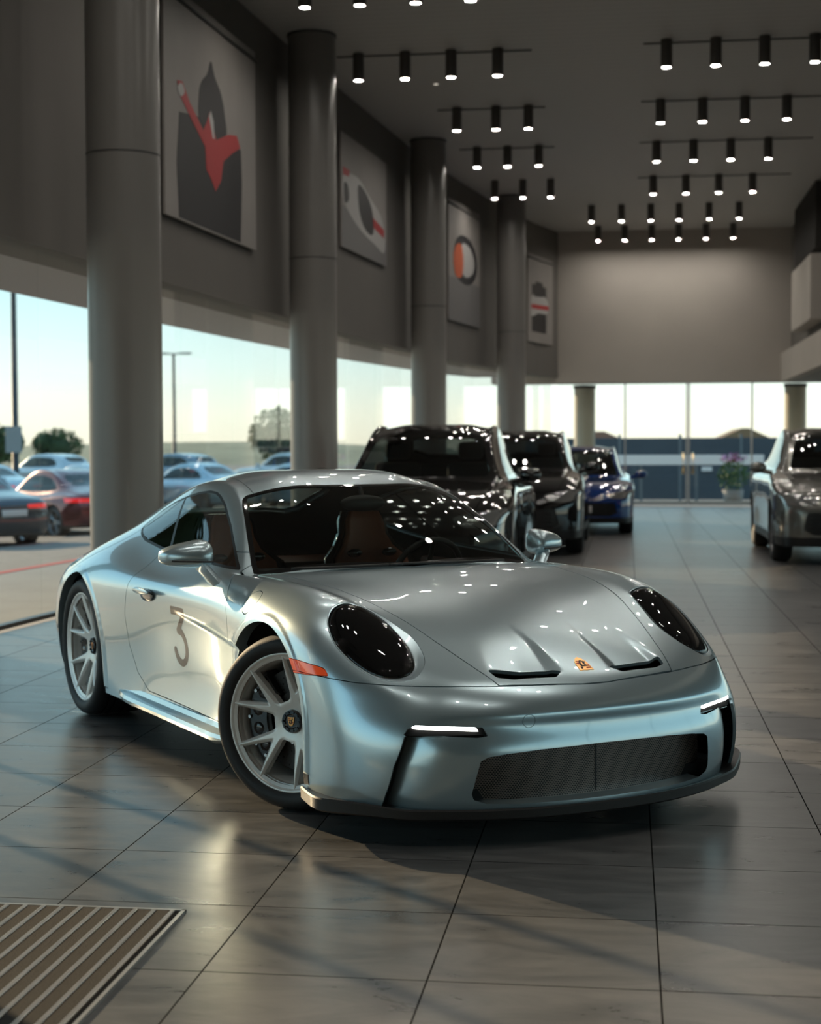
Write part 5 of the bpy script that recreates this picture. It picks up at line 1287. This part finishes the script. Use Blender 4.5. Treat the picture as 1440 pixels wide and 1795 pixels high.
def build_outside():
    ASPH = mat('asphalt', (.20, .18, .16), .85, noise=.2, nscale=3); CONC = mat('pavement_concrete', (.30, .285, .26), .8, noise=.1, nscale=1.5)
    b = MB()
    pth = [(wall_x(y) - .17, y) for y in (-8, 8, 15, 23, 30, 37.5)] + [(-1.4, 38.4), (10, 38.4), (10, 41), (-4, 41)] + [(wall_x(y) - 2.9, y) for y in (37.5, 30, 23, 15, 8, -8)]
    b.prism(pth, -.25, -.05, 'z'); structure(b.build('pavement', CONC))
    kp = [(wall_x(y) - 2.98, y) for y in (-8, 8, 15, 23, 30, 37.5)]
    b = MB(); b.sweep([((x, y, 0), (-1, 0, 0)) for x, y in kp], [(-.09, -.25), (-.09, -.045), (.09, -.05), (.10, -.25)]); tag(b.build('kerb_edge', mat('red_kerb_paint', (.55, .06, .05), .7)), 'red painted kerb outside along the left window wall', 'kerb')
    b = MB(); v = [b.bm.verts.new(p) for p in ((-7.6, -40, -.20), (-12, -40, -.42), (-12, 60, -.42), (-7.6, 60, -.20))]; b.bm.faces.new(v)
    w = [b.bm.verts.new(p) for p in ((-300, -40, -.45), (-12, -40, -.425), (-12, 400, -.425), (-300, 400, -.45))]; b.bm.faces.new(w)
    u = [b.bm.verts.new(p) for p in ((-7.6, 36, -.2), (40, 36, -.2), (60, 400, -.3), (-12, 400, -.42), (-12, 60, -.42), (-7.6, 60, -.2))]; b.bm.faces.new(u)
    q = [b.bm.verts.new(p) for p in ((9.2, -40, -.1), (80, -40, -.3), (80, 40, -.3), (9.2, 40, -.1))]; b.bm.faces.new(q)
    structure(b.build('ground', ASPH))
    # white bay lines
    for i in range(7):
        b = MB(); b.box(-.06, .06, -2.6, 2.6, 0, .006); o = b.build('bay_marking', mat('white_marking', (.6, .6, .58), .7)); o.location = (-21.6 + i * 2.95, 43.6 + i * 1.0, -.43); o.rotation_euler = (0, 0, R(60)); structure(o)
    # berm and hills
    rnd = random.Random(4); b = MB(); ring0, ring1, ring2 = [], [], []
    for i in range(41):
        x = -220 + i * 8; h = 1.3 + .6 * math.sin(i * .7) + rnd.random() * .5
        ring0.append(b.bm.verts.new((x, 165 + x * .0, -.5))); ring1.append(b.bm.verts.new((x, 185, h))); ring2.append(b.bm.verts.new((x, 230, h * 1.1)))
    for A, B in ((ring0, ring1), (ring1, ring2)):
        for i in range(40): b.bm.faces.new((A[i], A[i + 1], B[i + 1], B[i]))
    structure(b.build('hill', mat('dry_grass_bank', (.27, .26, .17), .9, noise=.3, nscale=.2), None, 1))
    # fence and roofs beyond the far doors
    o = empty('yard_fence', (1.5, 47, -.2)); tag(o, 'dark slate panel fence outside beyond the glass double door', 'fence')
    for i in range(8):
        b = MB(); b.box(-5.2 + i * 1.75 + .02, -5.2 + (i + 1) * 1.75 - .02, -.04, .04, .05, 1.85); b.build('fence_panel', mat('slate_blue_fence', (.045, .065, .085), .6, noise=.1, nscale=1), o)
        b = MB(); b.box(-5.2 + i * 1.75 - .04, -5.2 + i * 1.75 + .04, -.06, .06, 0, 1.95); b.build('fence_post', mat('fence_post_grey', (.12, .15, .17), .5), o)
    o = empty('yard_rail', (1.3, 44, 0)); tag(o, 'long white horizontal rail outside, seen through the glass double door', 'rail')
    b = MB(); b.box(-2.9, 2.4, -.03, .03, .90, 1.17, .005); b.build('rail_board', mat('white_rail', (.80, .80, .80), .5), o)
    for q in (-2.7, -.9, .6, 2.2): b = MB(); b.box(q - .04, q + .04, .03, .10, -.25, 1.1); b.build('rail_post', mat('fence_post_grey', (.12, .15, .17), .5), o)
    b = MB(); b.box(-.15, .15, -.012, .012, 0, .13); o = b.build('fence_sign', mat('plate_white', (.7, .7, .7), .4)); o.location = (2.32, 46.93, .68); tag(o, 'small pale sign on the slate fence beyond the doors', 'sign')
    for i, (x, y, w, h, c, lb) in enumerate(((-1.6, 95, 4.6, 2.6, (.25, .12, .08), 'low building with reddish roof far beyond the doors, left'), (2.6, 118, 8, 2.3, (.45, .5, .55), 'long pale low building far beyond the doors, middle'), (6.9, 95, 4.4, 2.75, (.22, .13, .07), 'low building with brown roof far beyond the doors, right'))):
        o = empty('low_building', (x, y, -.3)); tag(o, lb, 'building', 'low buildings beyond the yard fence')
        b = MB(); b.box(-w / 2, w / 2, 0, 8, 0, h * .6); b.build('wall', mat('far_wall', (.4, .4, .4), .8), o)
        b = MB(); b.prism([(-w / 2 - .4, h * .6), (w / 2 + .4, h * .6), (w / 2 - 2, h), (-w / 2 + 2, h)], -.3, 8.3, 'y'); b.build('roof', mat('far_roof_%d' % i, c, .8), o)
    # planter with purple flowers by the doors
    o = empty('flower_planter', (2.75, 42.0, -.15)); tag(o, 'round planter with green shrub and purple flowers outside right of the doors', 'planter')
    b = MB(); b.lathe([(0, 0), (.22, 0), (.28, .42), (.25, .42), (.24, .36), (0, .36)], 24); b.build('pot', mat('pot_grey', (.25, .24, .23), .7), o)
    def leaves(n, c, r, s, mt, nm, par, sq=(1, 1, 1), seed=1):
        rd = random.Random(seed); b = MB()
        for _ in range(n):
            d = Vector((rd.gauss(0, 1), rd.gauss(0, 1), rd.gauss(0, 1))).normalized() * (rd.random() ** .4) * r
            p = Vector(c) + Vector((d.x * sq[0], d.y * sq[1], d.z * sq[2])); a = Vector((rd.gauss(0, 1), rd.gauss(0, 1), rd.gauss(0, 1))).normalized(); t = a.orthogonal().normalized(); q = a.cross(t)
            v = [b.bm.verts.new(p + t * s * x + q * s * .5 * y) for x, y in ((-1, 0), (0, .8), (1, 0), (0, -.8))]; b.bm.faces.new(v)
        return b.build(nm, mt, par)
    leaves(500, (0, 0, .85), .42, .06, mat('shrub_green', (.05, .12, .035), .7), 'foliage', o, (1, 1, 1.2), 3); leaves(160, (0, 0, 1.25), .36, .04, mat('purple_petal', (.45, .10, .42), .6), 'flowers', o, (1, 1, .35), 5)
    GR = mat('tree_green', (.055, .09, .028), .8, noise=.35, nscale=.6); BK = mat('bark', (.08, .06, .045), .9)
    for i, (x, y, h, r, lb) in enumerate(((-32.5, 77, 3.3, 2.1, 'bushy green tree outside beside the tall lamp post'), (-42.5, 115, 3.4, 2.0, 'small round tree outside right of the lamp post'), (-19.2, 86, 4.2, 1.5, 'tall green tree outside against the second column'), (-52, 120, 4.5, 3.0, 'distant broad tree outside at the left picture edge'))):
        o = empty('tree', (x, y, -.45)); tag(o, lb, 'tree', 'trees beyond the car park')
        b = MB(); b.cyl((0, 0, 0), (0, 0, h * .55), .16, 8, .09); b.build('trunk', BK, o)
        b = MB(); rd = random.Random(i)
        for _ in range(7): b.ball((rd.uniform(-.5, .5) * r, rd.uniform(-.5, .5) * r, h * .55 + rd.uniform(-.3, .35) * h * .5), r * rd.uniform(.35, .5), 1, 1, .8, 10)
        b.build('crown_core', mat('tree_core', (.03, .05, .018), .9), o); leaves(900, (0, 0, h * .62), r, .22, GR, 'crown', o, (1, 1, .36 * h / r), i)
    for tx, ty, z0, r0, n, lb in ((-10.35, 14.80, 1.5, .66, 12, 'unseen slender dark evergreen outside, mirrored in the coupe flank, placed to shade it'), (-11.9, 15.75, 5.25, .42, 7, 'unseen tall bare-stemmed evergreen outside, added to block sun on the coupe flank')):  # out-of-view trees, added and sized along the sun's path to shade the coupe
        o = empty('tree', (tx, ty, -.2)); tag(o, lb, 'tree', 'trees beyond the car park')
        b = MB(); b.cyl((0, 0, 0), (0, 0, z0 + 1.2), .10, 10, .06); b.build('trunk', BK, o)
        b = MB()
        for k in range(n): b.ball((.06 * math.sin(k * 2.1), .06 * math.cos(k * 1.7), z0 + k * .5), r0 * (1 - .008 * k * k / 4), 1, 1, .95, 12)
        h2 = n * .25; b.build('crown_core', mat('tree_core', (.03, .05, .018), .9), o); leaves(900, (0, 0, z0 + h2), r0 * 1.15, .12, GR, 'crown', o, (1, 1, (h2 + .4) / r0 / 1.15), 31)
    for x, y, h, r, lb in ((-22.95, 57.6, 8.0, .13, 'tall dark lamp post outside the left window'), (-31.1, 107, 8.0, .13, 'distant slim lamp post outside between the first two columns')):
        o = empty('lamp_post', (x, y, -.45)); tag(o, lb, 'lamp post', 'lamp posts in the car park')
        b = MB(); b.lathe([(r * 1.9, 0), (r * 1.9, .7), (r, .72), (r * .75, h + .4)], 12); b.build('pole', mat('post_dark', (.03, .035, .04), .5), o)
        for s in (-1, 1):
            b = MB(); b.cyl((0, 0, h + .36), (s * .5, 0, h + .40), .05, 8); b.box(s * .85 - .4, s * .85 + .4, -.18, .18, h + .34, h + .46, .03); b.build('lamp_head', mat('post_dark', (.03, .035, .04), .5), o)
        if x > -30:
            b = MB(); b.box(-.32, .32, -r - .06, -r - .03, 1.7, 2.7); b.build('notice_board', mat('notice_grey', (.25, .27, .28), .5), o)
# ------------------------------------------------------------------ put it all together
build_room()
coupe = build_coupe()
build_wheels(coupe)
finish_coupe(coupe)
build_vehicles()
build_lamps()
build_posters()
build_mat()
build_outside()
